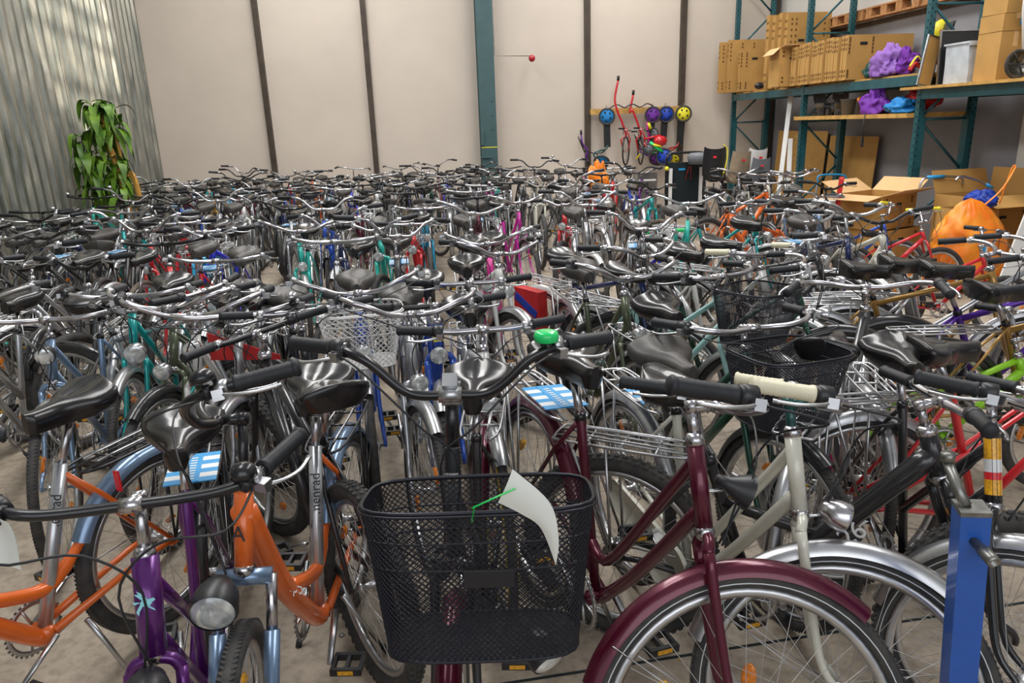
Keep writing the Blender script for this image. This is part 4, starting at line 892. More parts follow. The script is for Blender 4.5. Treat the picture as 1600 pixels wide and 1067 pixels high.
mb = MB('alloy'); mb.tube(smooth_path([(-.30, 0, 0), (-.26, 0, .10), (-.1, 0, .12), (.18, 0, .10), (.22, 0, .02)], 5), .013, 8); mb.use('tag_blue'); mb.tube([(-.22, 0, .118), (-.02, 0, .12)], .02, 8); o = build(mb, 'pram_handle'); o.location = (5.75, 7.62, .86); tag(o, 'silver curved handle with a blue grip above the wide open carton', 'handle')
mb = MB('alloy'); mb.tube(smooth_path([(-.20, 0, 0), (-.14, 0, .04), (.05, 0, -.01), (.22, 0, -.09)], 5), .012, 8); mb.use('tag_blue'); mb.tube([(.14, 0, -.05), (.22, 0, -.09)], .017, 8); o = build(mb, 'handlebar_end'); o.location = (5.52, 6.9, 1.0); tag(o, 'silver bent handle with a light blue end near the orange drawstring', 'handle')
t = thing('white_cabinet', 'white ribbed plastic container behind the open carton', 'container', (4.9, 8.7, 0)); mb = MB('white_plastic'); mb.sm = False; mb.box((0, 0, .33), (.34, .4, .66)); 
for k in range(7): mb.box((-.15 + k * .05, -.203, .33), (.012, .008, .6))
build(mb, 'container_body', t)
mb = MB('tag_blue'); mb.tube(smooth_path([(-.2, 0, .0), (-.19, 0, .08), (0, 0, .09), (.18, 0, .07), (.22, 0, 0)], 4), .012, 8); mb.use('grey plastic'); mb.tube([(-.2, 0, 0), (-.2, .1, -.75)], .012, 6); mb.tube([(.22, 0, 0), (.26, .1, -.75)], .012, 6); o = build(mb, 'trolley_handle'); o.location = (5.55, 9.6, .80); tag(o, 'blue bent trolley handle standing in front of the second rack upright', 'handle')

# ---------------------------------------------------------------- hanging rail with scooters and trailer bikes
mb = MB('plank'); mb.sm = False; mb.box((4.0, YB - .14, 1.87), (1.84, .07, .10)); mb.use('hole dark', False)
for k in range(9): mb.box((3.2 + k * .2, YB - .176, 1.87 + .02 * (k % 2)), (.014, .004, .014))
tag(build(mb, 'wall_rail'), 'wooden rail on the back wall from which scooters hang', 'rail')
def small_wheel(mb, c, r, hub, axis=(0, 1, 0), tyre='tyre'):
    mb.use(tyre); n = 22; ax = Vector(axis).normalized(); u = ax.orthogonal().normalized(); w = ax.cross(u); c = Vector(c)
    mb.tube([c + u * cos(2 * pi * i / n) * r + w * sin(2 * pi * i / n) * r for i in range(n)], r * .14, 6, closed=True, upv=ax)
    mb.use(hub); mb.lathe([(r * .88, -.008), (r * .88, .008), (r * .3, .022), (0, .022)], c=c, axis=ax, seg=18); mb.lathe([(r * .88, .008), (r * .88, -.008), (r * .3, -.022), (0, -.022)], c=c, axis=ax, seg=18)
    mb.use('hole dark')
    for i in range(5):
        a = 2 * pi * i / 5; d = u * cos(a) + w * sin(a); mb.lathe([(r * .14, 0), (0, .001)], c=c + d * r * .55 - ax * .0215, axis=-ax, seg=8)
def scooter(label, x, deck, hubc, forkc, wheel_w=.14, sw=0.0, lowhub=None, back=.0):
    t = thing('kick_scooter', label, 'kick scooter', (x, YB - .30, 1.78), 0, 'scooters hanging on the rail')
    mb = MB('tyre'); small_wheel(mb, (0, -.04, 0), .135, hubc, (.25, 1, 0)); build(mb, 'rear_wheel', t)
    mb = MB(deck); mb.sm = False; mb.box((sw * .5, 0, -.33), (.12, .03, .42), Matrix.Rotation(-sw, 3, 'Y')); build(mb, 'deck', t)
    mb = MB(forkc)
    for k in (-.03, .03): mb.tube([(k, 0, -.08), (sw * .5 + k, 0, -.2)], .012, 6)
    mb.tube(smooth_path([(sw, 0, -.50), (sw - .05, -.02, -.58), (sw - .18, -.05, -.60), (sw - .28 + back, -.06, -.66), (sw - .20 + back, -.08, -.78)], 4), .016, 8)
    mb.tube(smooth_path([(sw, 0, -.54), (sw - .10, -.02, -.63), (sw - .2, -.05, -.65), (sw - .24 + back, -.08, -.75)], 4), .012, 8); build(mb, 'frame', t)
    mb = MB('tyre'); small_wheel(mb, (sw - .14 + back, -.10, -.79), .135, lowhub or hubc, (.3, .7, .65)); build(mb, 'front_wheel', t)
    mb = MB('black_metal'); mb.tube(smooth_path([(sw - .2 + back, -.06, -.66), (sw - .42 + back, -.05, -.58), (sw - .52 + back, 0, -.37)], 4), .010, 6); mb.tube([(sw - .56 + back, -.02, -.33), (sw - .44 + back, -.02, -.62)], .012, 6); build(mb, 'handlebar', t)
    mb = MB('gun metal'); mb.tube(smooth_path([(0, .1, .13), (0, .0, .20), (.0, -.06, .12), (0, -.03, .02)], 4), .004, 5); build(mb, 'hanging_hook', t)
    return t
scooter('green kick scooter hanging leftmost on the rail with blue wheel', 3.34, 'black_plastic', 'paint blue' if 'paint blue' in MATS else 'blue cloth', 'paint turquoise' if 'paint turquoise' in MATS else 'dark_green_paint', sw=.03)
scooter('scooter with dark deck and violet hub hanging fourth on the rail', 4.20, 'black_plastic', 'purple cloth', 'purple cloth', sw=-.03, back=.25)
scooter('lime kick scooter with blue hub hanging left of the yellow hub scooter', 4.45, 'black_plastic', 'deep blue cloth', 'bell_green', sw=-.05, lowhub='deep blue cloth', back=.10)
scooter('red kick scooter with yellow hub hanging rightmost on the rail', 4.78, 'black_plastic', 'yellow_plastic', 'red ball', sw=-.06, back=.0)
def tagalong(label, x, tilt, top):
    t = thing('trailer_bicycle', label, 'trailer bicycle', (x, YB - .34, 1.26), 0, 'red trailer bicycles on the rail'); red = paint('red'); MATS['_red'] = red
    r_ = .25 if tilt else .24; mb = MB('tyre'); n = 30; ax = Vector((cos(tilt), -sin(tilt), 0)); u = ax.orthogonal().normalized(); w = ax.cross(u)
    c = Vector((.06, 0, -.10)); mb.tube([c + u * cos(2 * pi * i / n) * r_ + w * sin(2 * pi * i / n) * r_ for i in range(n)], .016, 7, closed=True, upv=ax); mb.use('spoke')
    for i in range(16): a = 2 * pi * i / 16; mb.tube([c, c + (u * cos(a) + w * sin(a)) * r_], .0016, 3)
    build(mb, 'wheel', t)
    mb = MB('_red'); mb.tube(smooth_path([(-.10, -.02, top), (-.16, -.03, top - .30), (-.12, -.04, .62), (-.03, -.04, .42), (.06, -.03, .18)], 5), .02, 8); mb.tube([(.06, -.03, .18), (-.04, -.03, .10), (.02, 0, -.12)], .016, 8); mb.tube([(.06, -.03, .3), (.14, 0, .1), (.10, 0, -.1)], .012, 6); build(mb, 'frame', t)
    mb = MB('black_plastic'); mb.tube([(-.10, -.02, top), (-.095, -.02, top + .08)], .026, 8); build(mb, 'coupling', t)
    mb = MB('alloy'); mb.tube([(.0, -.05, .2), (-.03, -.1, .28), (.12, -.1, .26)], .010, 6); mb.use('black_plastic'); mb.box((-.06, -.12, .30), (.10, .05, .03)); mb.box((.18, -.12, .24), (.10, .05, .03)); build(mb, 'crankset', t)
    mb = MB('black_metal'); mb.tube(smooth_path([(-.25, 0, .66), (-.12, -.04, .72), (.02, -.05, .66), (.16, -.04, .72), (.30, 0, .66)], 4), .011, 6); build(mb, 'handlebar', t)
    return t
tagalong('larger red trailer bicycle hanging upside down left on the rail', 3.64, .5, 1.13)
tagalong('smaller red trailer bicycle hanging right of the larger one', 3.92, .1, .88)
t = thing('balance_bicycle', 'pink and yellow balance bicycle hanging in the middle of the rail', 'balance bicycle', (4.12, YB - .3, 1.28)); MATS['_pink'] = paint('magenta')
mb = MB('_pink'); mb.tube(smooth_path([(0, 0, .42), (-.02, -.02, .3), (.02, -.03, .05), (-.08, -.03, -.10), (-.18, 0, -.25)], 4), .018, 8); mb.use('yellow_plastic'); mb.tube([(.0, -.02, .36), (.05, -.03, .25)], .03, 8); mb.tube([(-.06, -.05, -.08), (-.22, -.02, -.28)], .014, 8); build(mb, 'frame', t)
mb = MB('tyre'); small_wheel(mb, (.10, -.05, .15), .12, 'grey plastic', (.9, .4, 0)); build(mb, 'front_wheel', t)
mb = MB('gun metal'); mb.tube([(0, 0, .42), (-.06, .05, .62)], .004, 5); build(mb, 'hanging_hook', t)
t = thing('toy_tricycle', 'multicoloured red, green and blue toy bicycle hanging below the rail', 'toy bicycle', (4.30, YB - .5, 1.02)); MATS['_red'] = paint('red')
mb = MB('_red'); mb.ball((0, 0, .30), .12, 14, (1.1, .8, .8)); mb.tube([(-.3, .05, .34), (0, 0, .40)], .02, 8); mb.tube([(-.32, .05, .30), (-.18, 0, .12)], .02, 8); mb.use('bell_green'); mb.tube([(-.2, 0, .28), (.05, -.03, .1)], .035, 8); mb.use('yellow_plastic'); mb.tube([(-.15, -.05, .24), (.0, -.06, .2)], .02, 8); build(mb, 'frame', t)
mb = MB('tyre'); small_wheel(mb, (.06, -.06, .02), .14, 'deep blue cloth', (.5, .8, 0)); build(mb, 'front_wheel', t)
mb = MB('tyre'); small_wheel(mb, (-.22, 0, .16), .09, 'grey plastic', (.5, .8, 0)); build(mb, 'rear_wheel', t)
t = thing('wall_hook_bar', 'bent violet handlebar hanging left of the first wall stud', 'handlebar', (2.93, YB - .12, 1.2)); mb = MB('purple cloth'); mb.tube(smooth_path([(-.02, 0, .28), (0, -.03, .12), (.10, -.03, -.02), (.06, -.03, -.10), (.1, 0, -.2)], 4), .014, 7); mb.use('black_plastic'); mb.tube([(-.02, 0, .28), (-.025, 0, .36)], .02, 7); mb.tube([(.1, 0, -.18), (.12, 0, -.26)], .02, 7); build(mb, 'bar', t)
# barred roof window frame outside the picture, high above the right block
mb = MB('rack teal'); mb.sm = False
for k in range(-3, 4): mb.box((0, k * .085, 0), (.03, .018, .9))
for k in (-1.5, -.2, .55, 1.5): mb.box((0, 0, k * .085), (.03, .6, .022))
mb.box((0, .33, 0), (.03, .12, 1.1)); mb.box((0, -.33, 0), (.03, .12, 1.1)); mb.box((0, 0, .42), (.03, .8, .3)); mb.box((0, 0, -.42), (.03, .8, .3))
o = build(mb, 'spot_gobo'); _p0 = Vector((3.2, 9.6, 6.6)); _d = Vector((-4.66, 11.3, 3.15)) - _p0; o.location = _p0 + _d.normalized() * 1.6; o.rotation_euler = _d.to_track_quat('X', 'Z').to_euler(); struct(o)
# plant
t = thing('potted_plant', 'tall potted dracaena with drooping leaves and two ochre trunks by the metal wall', 'plant', (-3.95, 10.0, 0))
mb = MB('terracotta'); mb.lathe([(0, .0), (.16, 0), (.22, .36), (.24, .36), (.24, .40), (.2, .40), (.19, .34), (0, .34)], seg=24); build(mb, 'pot', t)
mb = MB('bark'); mb.tube(smooth_path([(.02, 0, .3), (.10, 0, .8), (.06, 0, 1.3), (0, 0, 1.7), (-.02, 0, 2.0)], 5), [.036] * 14 + [.025] * 7, 9); mb.tube(smooth_path([(.08, 0, .3), (.24, .02, .9), (.22, 0, 1.25), (.14, 0, 1.28), (.10, 0, 1.8), (.02, 0, 2.05)], 5), [.036] * 15 + [.018] * 11, 9); build(mb, 'trunk', t)
rnd = random.Random(4); mb = MB('leaf')
for k in range(230):
    z = rnd.choice((1.05, 1.2, 1.35, 1.5, 1.7, 1.85, 2.0, 2.08)) + rnd.uniform(-.08, .08); a = rnd.uniform(0, 2 * pi); cx = rnd.uniform(-.38, .12) if z < 1.75 else rnd.uniform(-.15, .15); Ln = rnd.uniform(.22, .40); w = rnd.uniform(.030, .062); dr = rnd.uniform(.7, 1.5); cy = rnd.uniform(-.1, .1)
    d = V(cos(a), sin(a), 0); sd = V(-sin(a), cos(a), 0); rows = []
    for i in range(8):
        q = i / 7; reach = Ln * .55 * sin(min(q * 1.5, 1.57)); p = V(cx, cy, z) + d * reach + V(0, 0, .06 * sin(q * pi) - Ln * dr * .6 * q * q); ww = w * sin(q * pi * .92 + .14)
        rows.append(mb.ring([p - sd * ww + V(0, 0, .006), p + V(0, 0, -.004), p + sd * ww + V(0, 0, .006)]))
    for i in range(7): mb.bridge(rows[i], rows[i + 1], False)
build(mb, 'foliage', t)

# ---------------------------------------------------------------- bicycle trailer, saddlebags, seats at the back right
t = thing('bicycle_trailer', 'black bicycle trailer with white reflective edges standing before the back wall', 'bicycle trailer', (3.93, 10.9, 0))
mb = MB('black_metal'); mb.tube(smooth_path([(-.30, 0, .5), (-.30, 0, 1.05), (-.28, 0, 1.16), (-.20, 0, 1.20), (.20, 0, 1.20), (.28, 0, 1.16), (.30, 0, 1.05), (.30, 0, .5)], 5), .020, 8); build(mb, 'push_bar', t)
mb = MB('hole dark'); mb.sm = False; mb.box((0, .05, .70), (.56, .10, .72)); build(mb, 'cabin', t)
mb = MB('white_plastic'); mb.sm = False; mb.box((-.24, -.02, .70), (.05, .03, .56)); mb.box((.24, -.02, .70), (.05, .03, .56)); build(mb, 'reflective_edge', t)
mb = MB('bell_green'); mb.mats = ['yellow_plastic']; mb.ball((-.30, -.02, .98), .035, 10); mb.ball((.30, -.02, .98), .035, 10); build(mb, 'joint_cap', t)
mb = MB('tag_blue'); mb.sm = False; mb.box((-.06, -.006, .96), (.10, .01, .03)); build(mb, 'sticker', t)
mb = MB('tyre')
for s_ in (-1, 1): small_wheel(mb, (s_ * .36, .1, .22), .2, 'grey plastic', (1, 0, 0))
build(mb, 'wheel', t)
mb = MB('red cloth'); mb.tube([(.0, -.01, .80), (.05, -.01, 1.0)], .004, 4); mb.tube([(.08, -.01, .80), (.08, -.01, 1.0)], .004, 4); build(mb, 'belt', t)
mb = MB('grey plastic'); mb.lathe([(0, 0), (.14, 0), (.17, .12), (.12, .16), (0, .17)], seg=18); o = build(mb, 'grey_helmet'); o.location = (4.05, 10.7, 1.04); tag(o, 'grey vented helmet lying on top of the bicycle trailer', 'helmet')
mb = MB('alloy'); mb.sm = False; mb.box((0, 0, .42), (.34, .3, .84)); mb.use('white_plastic', False); mb.box((0, -.152, .72), (.3, .004, .03)); o = build(mb, 'metal_box'); o.location = (3.72, 12.3, 0); tag(o, 'dull metal case behind the left side of the bicycle trailer', 'case')
blob('orange_vest', 'bright orange cloth hung over a bicycle at the second wall stud', 'cloth', (2.26, 9.5, .86), (.10, .10, .17), 'orange cloth', 33, .9)
for lab, x, y, m_, s_, rz in (('black child seat with a grey panel and yellow strap beside the rack', 3.98, 9.9, 'black_plastic', 1.05, 160), ('beige padded child seat among the bicycles before the rack', 4.18, 9.5, 'beige cloth', .95, 185), ('white child seat shell beside the beige seat', 4.45, 9.6, 'white_plastic', 1.0, 190), ('dark grey child seat in front of the white seat shell', 4.28, 9.1, 'grey plastic', .8, 170)):
    child_seat(lab, (x, y, .80), rz, m_, s_ * .9)
mb = MB('yellow_plastic'); mb.tube(smooth_path([(.0, 0, 0), (.05, -.02, .2), (.08, 0, .42), (.02, .02, .5)], 5), .014, 7, flat=.5); o = build(mb, 'yellow_strap'); o.location = (4.04, 9.80, .84); tag(o, 'long yellow strap hanging over the black child seat', 'strap')
mb = MB('red cloth'); mb.tube(smooth_path([(0, 0, 0), (-.03, 0, .25), (-.01, 0, .55)], 5), .045, 8, flat=.4); o = build(mb, 'red_strap'); o.location = (4.7, 7.9, .45); tag(o, 'long red cloth strap hanging between bicycles left of the open carton', 'strap')
# ---------------------------------------------------------------- blue post in front
t = thing('steel_post', 'bright blue square steel post with clamp pipes at the bottom right', 'stand', (1.115, 1.17, 0), radians(-20)); t.rotation_euler = (radians(0), radians(-4), radians(-20))
mb = MB('steel blue paint'); mb.sm = False; mb.box((0, 0, .46), (.055, .055, .92)); build(mb, 'post', t)
mb = MB('gun metal'); mb.box((0, 0, .925), (.057, .057, .010)); build(mb, 'end_cap', t)
mb = MB('gun metal'); mb.lathe([(0, -.02), (.0095, -.02), (.0095, .02), (.0125, .022), (.0135, .048), (.0125, .058), (.009, .058), (.009, .03), (0, .03)], c=(0, -.028, .865), axis=(.35, -1, -.25), seg=16); build(mb, 'socket', t)
mb = MB('gun metal'); mb.tube([(-.01, .0, .93), (-.02, .02, .955), (-.03, .06, 1.0)], .011, 10); mb.tube([(-.03, .06, 1.0), (-.03, .06, 1.02)], .014, 10); build(mb, 'clamp_pipe', t)
# ---------------------------------------------------------------- placed bicycles
placed = []; ROOTS = {}
for lab, kind, col, x, y, hd, st, o in HEROES:
    root, S = bike(kind, col, x, y, hd, st, label=lab, **o); placed.append((x, y)); ROOTS[lab] = (root, S, kind)
# ---------------------------------------------------------------- the packed rows
ORD = 'first second third fourth fifth sixth seventh eighth ninth tenth eleventh twelfth thirteenth fourteenth fifteenth sixteenth seventeenth eighteenth'.split()
rnd = random.Random(77)
COLS = ['black'] * 7 + ['charcoal'] * 4 + ['silver'] * 6 + ['grey'] * 3 + ['navy', 'navy', 'dark green', 'dark green', 'red', 'red', 'blue', 'sky blue', 'teal', 'turquoise', 'purple', 'burgundy', 'white', 'white', 'cream', 'steel blue', 'steel blue', 'magenta', 'royal blue', 'orange', 'gold']
RCOLS = COLS + ['orange', 'teal', 'blue', 'red', 'magenta', 'pink', 'yellow', 'turquoise', 'white']
def row_bike(x, y, facing, block, rowname, k, lod, cols):
    kind = rnd.choices(('city', 'mtb'), (.66, .34))[0]; col = rnd.choice(cols); bar = rnd.choice(('city', 'tour', 'tour', 'cruiser')) if kind == 'city' else rnd.choice(('flat', 'rise', 'rise'))
    style = rnd.choice(('step', 'swan', 'mixte', 'diamond')) if kind == 'city' else rnd.choice(('slope', 'diamond'))
    bm = rnd.choice(('chrome', 'alloy', 'black_metal', 'black_metal', 'black_metal', 'steel_dull', 'steel_dull') if y > 6.5 else ('chrome', 'chrome', 'alloy', 'black_metal', 'steel_dull')); bk = None; ft = ''
    if kind == 'city' and rnd.random() < .07: bk = (.38, .30, .25, 'black_wire'); ft = ' with front basket'
    elif kind == 'city' and rnd.random() < .5: ft = ' with rear rack'
    lamp = rnd.choice(('round', 'cone', 'oval', None, None)); rk = ft == ' with rear rack'
    lab = '%s %s%s, %s from aisle, %s, %s' % (col, NICE[kind][1], ft, ORD[k], rowname, block)
    r_ = rnd.choice((0, 0, .03, .06))
    root, S = bike(kind, col, x, y, (-90 if facing else 90) + rnd.gauss(0, 7), rnd.gauss(0, 14), style=style, bar=bar, barmat=bm, stemmat=bm, lod=lod, label=lab, group='bicycles packed in the ' + block,
         guard=rnd.choice(('black', 'alloy', 'alloy', None)) if kind == 'city' else None, lamp=lamp, basket=bk, rack=rk, rtag=rk and rnd.random() < .5, bell=('chrome', rnd.choice((1, -1))) if rnd.random() < .15 else None,
         saddle='wide' if kind == 'city' else 'sport', sadmat=rnd.choice(('leather', 'leather_grey')), rise=r_, lean=rnd.gauss(0, 1.5), tyre=rnd.choice(('plain', 'plain', 'plain', 'brown')), chain=None, refl='orange')
    placed.append((x, y))
def rows(block, ys, xr, pitch, cols, rownames, aisle_right, minx=None):
    for ri, (y, nm) in enumerate(zip(ys, rownames)):
        x0, x1 = xr(y); xs = []; x = x1 if aisle_right else x0; k = 0; j = 0
        while x0 - 1e-6 <= x <= x1 + 1e-6:
            yy = y + rnd.uniform(-.14, .14) + (.10 if j % 2 else -.10)
            if block == 'right block' and y > 5.6 and (.315 < x / yy < .41 and y > 7 or .41 < x / yy < .50 and y > 8 or .585 < x / yy < .73): x += pitch; continue
            if all(abs(x - a) > .24 or abs(yy - b_) > .85 for a, b_ in placed):
                lod = 1 if y < 6.2 else 2
                row_bike(x, yy, rnd.random() < .8, block, nm, k % 18, lod, cols if y > 4 or block != 'left block' else ['silver', 'grey', 'steel blue', 'black', 'silver']); k += 1
            j += 1; x += (-pitch if aisle_right else pitch) * rnd.uniform(.92, 1.08)
ysL = [12.75, 11.7, 10.6, 9.5, 8.4, 7.25, 6.1, 4.95, 3.75]
rn = [ORD[i] + ' row from wall' for i in range(len(ysL))]
rows('left block', ysL, lambda y: (max(XL + .38, -.47 * y - .75), (.10 + .162 * (y - 4.87)) if y < 9 else 1.35), .35, COLS, rn, True)
ysR = [11.9, 10.7, 9.5, 8.4, 7.3, 6.2, 5.1, 4.05]
rn = [ORD[i] + ' row from wall' for i in range(len(ysR))]
rows('right block', ysR, lambda y: ((1.85 if y > 9 else 1.08 + .162 * (y - 4.87)), (3.1 if y > 11 else 4.75 if y > 8.6 else 3.9 if y > 5.8 else min(3.4, .9 * y - 1.2))), .40, RCOLS, rn, False)

# ---------------------------------------------------------------- lettering and marks
def on_tube(root, S, p, d, out, r, s, size, m, vertical=True, name='lettering', label=None):
    # p point on the tube axis, d reading direction, out facing direction
    z = Vector(out).normalized(); x = Vector(d).normalized(); x = (x - z * x.dot(z)).normalized(); y = z.cross(x)
    M = Matrix(((x.x, y.x, z.x, 0), (x.y, y.y, z.y, 0), (x.z, y.z, z.z, 0), (0, 0, 0, 1))); M.translation = Vector(p) + z * r
    return text(name, s, size, (S or Matrix.Identity(4)) @ M, m, root, label=label)
root, S, _ = ROOTS['navy bicycle with red and blue pannier and brown saddle at the aisle edge']
mb = MB('red_cloth'); mb.mats = ['red cloth']; mb.sm = False; mb.box((-.48, -.10, .58), (.26, .07, .24)); mb.mats.append('deep blue cloth'); mb.cur = 1; mb.box((-.48, -.137, .60), (.24, .006, .05), Matrix.Rotation(.4, 3, 'Y')); build(mb, 'pannier', root)
g = GEO['share']
for nm in [k for k in ROOTS if k.startswith('orange rental')]:
    root, S, _ = ROOTS[nm]; d = (g.stt - g.bb).normalized()
    on_tube(root, None, g.bb.lerp(g.stt, .70), d, (.7, .72, 0) if 'cut off' in nm else (1, .25, .25), .0225, 'Firmenrad', .042, 'ink')
    on_tube(root, None, g.hb.lerp(g.ht, .45), (.05, 1, 0), g.u.cross(V(0, -1, 0)) * -1 if False else (.944, 0, .33), .034, 'A', .05, 'ink')
    on_tube(root, None, g.hb.lerp(g.bb, .5), g.hb - g.bb, (.1, 1, .2), .033, 'sc.de', .045, 'ink_white')
root, S, _ = ROOTS['black mountain bicycle with thick down tube numbered 26 on the right']; g = GEO['mtb']
for sgn in (-1, 1): on_tube(root, None, g.hb.lerp(g.bb, .42), (g.hb - g.bb) * -sgn, (0, sgn, 0), .0365, '26', .075, 'ink_white')
on_tube(root, None, g.hb.lerp(g.ht, .5), (0, 1, 0), (.944, 0, .33), g.tr * 1.36, 'noxon', .020, 'ink_white')
root, S, _ = ROOTS['purple city bicycle with winged horse emblem on its head tube']; g = GEO['city']
mb = MB('tag_white'); mb.mats = ['emblem']; mat('emblem', (.30, .72, .82), 0, .4)
def poly(pts, y=0):
    a = mb.ring([(p[0], p[1], .0008) for p in pts]); mb.face(tuple(a))
mb.sm = False
poly([(-.012, -.004), (.006, -.006), (.012, .002), (.017, .004), (.014, .009), (.008, .008), (-.008, .006)]); poly([(-.004, .004), (-.020, .020), (-.012, .019), (-.016, .026), (-.004, .018), (.004, .007)]); poly([(.004, -.004), (.014, -.012), (.016, -.016), (.012, -.014), (0, -.005)]); poly([(-.012, -.003), (-.018, -.014), (-.014, -.022), (-.012, -.014), (-.006, -.005)]); poly([(-.008, .003), (-.020, 0), (-.024, .006), (-.018, .005)])
z = V(.944, 0, .33); x = V(0, 1, 0); y = z.cross(x); M = Matrix(((x.x, y.x, z.x, 0), (x.y, y.y, z.y, 0), (x.z, y.z, z.z, 0), (0, 0, 0, 1))); M.translation = g.hb.lerp(g.ht, .55) + z * .0265
build(mb, 'horse_emblem', root, M)
root, S, _ = ROOTS['burgundy city bicycle with black saddle and large front wheel at the bottom centre right']
put('dynamo', cached('dyn', m_dynamo), root, S @ Matrix.Translation(g.axp + g.u * .30 + V(.03, .06, 0)) @ Matrix.Rotation(.5, 4, 'X'))
root, S, _ = ROOTS['cream city bicycle with cream grips and long white fork behind the burgundy bicycle']
put('dynamo', cached('dyn', m_dynamo), root, S @ Matrix.Translation(g.axp + g.u * .30 + V(.03, .06, 0)) @ Matrix.Rotation(.5, 4, 'X'))
# stickers round tubes
mat('pink_sleeve', (.70, .02, .16), 0, .3, coat=.4)
def bands(root, p0, p1, r, spec, mtx=None):
    for f0, f1, m_ in spec:
        mb = MB(m_); a, b_ = p0.lerp(p1, f0), p0.lerp(p1, f1); mb.tube([a, b_], r, 14, caps=False); put('sticker', mb.mesh('sticker'), root, mtx)
r_, S_, _ = ROOTS['blue bicycle with yellow banded head tube in front of the pale pink bicycle']; g = GEO['mtb']; bands(r_, g.hb, g.ht, g.tr * 1.34, [(.35, .62, 'yellow_plastic')])
r_, S_, _ = ROOTS['dark bicycle with pink stickered seat tube behind the black 26 bicycle']; g = GEO['city']; bands(r_, g.bb, g.stt, g.tr * 1.03, [(.05, .35, 'pink_sleeve'), (.35, .5, 'tag_white'), (.5, .62, 'tag_blue'), (.62, .66, 'pink_sleeve'), (.66, .8, 'tag_white'), (.8, .98, 'pink_sleeve')])
r_, S_, _ = ROOTS['black city bicycle with yellow stickered head tube beside the blue steel post']; bands(r_, g.hb, g.ht, g.tr * 1.34, [(.15, .35, 'amber_reflector'), (.35, .45, 'red_reflector'), (.45, .62, 'tag_white'), (.62, .9, 'amber_reflector')])
r_, S_, _ = ROOTS['white city bicycle with round headlamp and red pennant panel']
mb = MB('orange cloth'); mb.mats = ['red cloth']; mb.sm = False; a = mb.ring([(.05, .05, .80), (.05, .05, .92), (.05, .33, .80), (.05, .33, .78)]); b_ = mb.ring([(.054, .05, .80), (.054, .05, .92), (.054, .33, .80), (.054, .33, .78)]); mb.face(tuple(a)); mb.face(tuple(reversed(b_))); mb.bridge(a, b_); build(mb, 'pennant', r_, Matrix.Translation((.36, 0, 0)))
# front basket, paper and lamp of the centre bicycle
root, S, _ = ROOTS['black city bicycle with large black wire basket and green bell in the centre foreground']; g = GEO['city']
b_ = GEO['city']; C = bar_c('city', .125)
Minv = (root.matrix_basis @ S).inverted()
def basket_at(center, rz, W, D, H, tp, lod):
    M = Matrix.Translation(center + Vector((0, 0, H))) @ Matrix.Rotation(rz, 4, 'Z') @ Matrix.Rotation(radians(-12), 4, 'Y') @ Matrix.Translation((0, 0, -H))
    return put('front_basket', m_basket(W, D, H, lod, tp=tp), root, S @ (Minv @ M))
bc = Vector((.062, 1.285, .715)); brz = radians(-96)
bk = basket_at(bc, brz, .445, .25, .290, .83, 0)
mb = MB('black_metal'); mb.sm = False; mb.box((.145, .02, .175), (.004, .09, .03)); build(mb, 'name_plate', bk)
# sheet of paper fixed with a green tie
t = thing('paper_sheet', 'blank white paper sheet tied to the wire basket with a green tie', 'paper', (0, 0, 0))
_lo = smooth_path([(.087, 1.125, 1.070), (.126, 1.117, 1.048), (.160, 1.112, 1.018), (.184, 1.108, .945)], 6); _hi = smooth_path([(.115, 1.127, 1.130), (.176, 1.112, 1.068), (.189, 1.102, 1.002), (.1845, 1.108, .945)], 6)
def sheet(a, v):
    k = min(int(v * 18), 17); f = v * 18 - k; p = _lo[k].lerp(_lo[k + 1], f); q = _hi[k].lerp(_hi[k + 1], f); return p.lerp(q, a) + Vector((0, -.010, .004)) * sin(a * 3.14) * (1 - v)
mb = MB('paper'); mb.grid(sheet, 6, 18); mb.grid(lambda a, v: sheet(1 - a, v) + Vector((.0004, .0008, 0)), 6, 18); build(mb, 'sheet', t)
mb = MB('green_tie'); mb.tube([(.117, 1.108, 1.103), (.08, 1.106, 1.090), (.041, 1.108, 1.073)], .0022, 6, flat=.6); mb.tube([(.055, 1.108, 1.078), (.046, 1.122, 1.068), (.040, 1.135, 1.03)], .0014, 5); build(mb, 'green_tie', t)
# own headlamp of the centre bicycle
M = Matrix.Translation((.172, 1.195, .685)) @ Matrix.Rotation(radians(-62), 4, 'Z') @ Matrix.Rotation(radians(28), 4, 'Y')
put('front_lamp', cached(('lp', 'oval', 0), lambda: m_lamp('oval', 0)), root, (root.matrix_basis.inverted() @ M))
mb = MB('black_metal'); mb.tube([(.16, 1.21, .67), (.12, 1.26, .64), (.07, 1.32, .66)], .006, 6); put('lamp_bracket', mb.mesh('lamp_bracket'), root, root.matrix_basis.inverted())
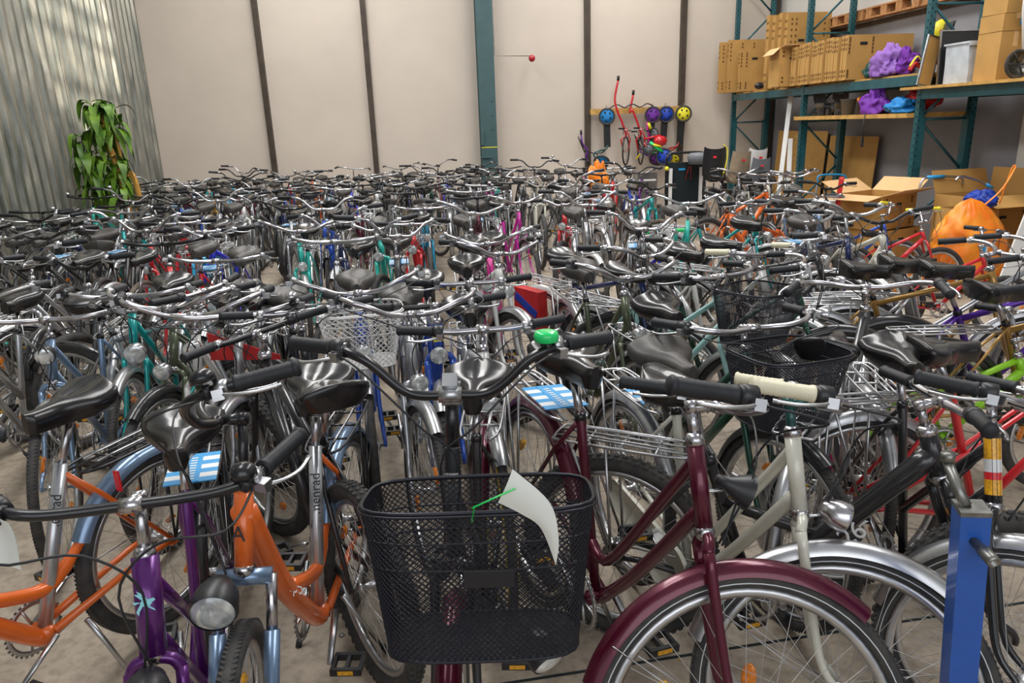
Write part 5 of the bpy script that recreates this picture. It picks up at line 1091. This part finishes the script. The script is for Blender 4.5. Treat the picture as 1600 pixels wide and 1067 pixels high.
# tags on the left bicycles
t = thing('paper_note', 'white paper note hanging at the left edge below the black handlebar', 'paper', (0, 0, 0))
def note(a, v): return Vector((-.860 + .075 * a + .012 * v, 1.25 + .01 * sin(a * 4), 1.075 - .115 * v - .03 * a * (1 - v))) + Vector((.0, .012 * sin(v * 3 + a), 0))
mb = MB('paper'); mb.grid(note, 6, 8); mb.grid(lambda a, v: note(1 - a, v) + Vector((0, .001, 0)), 6, 8); build(mb, 'sheet', t)
rr, _, _ = ROOTS['orange rental bicycle with silver seat tube left of the open floor patch']; gs = GEO['share']
mb = MB('yellow_plastic'); mb.sm = False; p = gs.stt + V(-.14, -.05, -.10); mb.box(p, (.006, .024, .075)); mb.use('hole dark', False); mb.box(p + V(-.002, 0, .028), (.006, .006, .006)); build(mb, 'key_tag', rr, label=None) if False else build(mb, 'key_tag', rr)
rr, _, _ = ROOTS['orange rental bicycle with silver seat tube cut off by the left edge']
mb = MB('red_reflector'); mb.sm = False; p = gs.stt + V(-.14, .05, -.10); mb.box(p, (.006, .022, .070)); build(mb, 'key_tag', rr)
for nm, off, sc in (('orange rental bicycle with silver seat tube left of the open floor patch', (.03, -.045, -.03), 1.32), ('purple city bicycle with winged horse emblem on its head tube', (0, 0, 0), 1.25), ('teal city bicycle with big round chrome headlamp on the left', (0, .03, 0), 1.3)):
    for c_ in ROOTS[nm][0].children:
        if c_.name.startswith('front_lamp'): c_.matrix_basis = c_.matrix_basis @ Matrix.Translation(off) @ Matrix.Scale(sc, 4)
# litter on the floor
rnd = random.Random(9)
for k in range(14):
    x, y = ((-.25, 1.95), (-.12, 2.2), (-.3, 2.45), (.0, 2.3), (.62, 1.7), (.72, 1.9), (.95, 2.3), (-.4, 2.2), (.7, 4.6), (.75, 5.2), (.9, 6.2), (1.02, 7), (-.2, 1.7), (-.35, 2.7))[k]
    mb = MB('paper' if k % 4 == 0 else 'carton' if k % 4 == 1 else 'steel_dull'); r = rnd.uniform(.006, .014); mb.ball((0, 0, r * .4), r, 6, (rnd.uniform(.8, 2.2), 1, .4)); o = build(mb, 'floor_crumb'); o.location = (x, y, 0); tag(o, 'small crumb of debris lying on the concrete floor', 'debris', 'crumbs on the concrete floor')
for i, (x, y, a, L_) in enumerate(((-.2, 1.93, 8, 1.1), (.75, 5.6, 20, 1.4))):
    pass
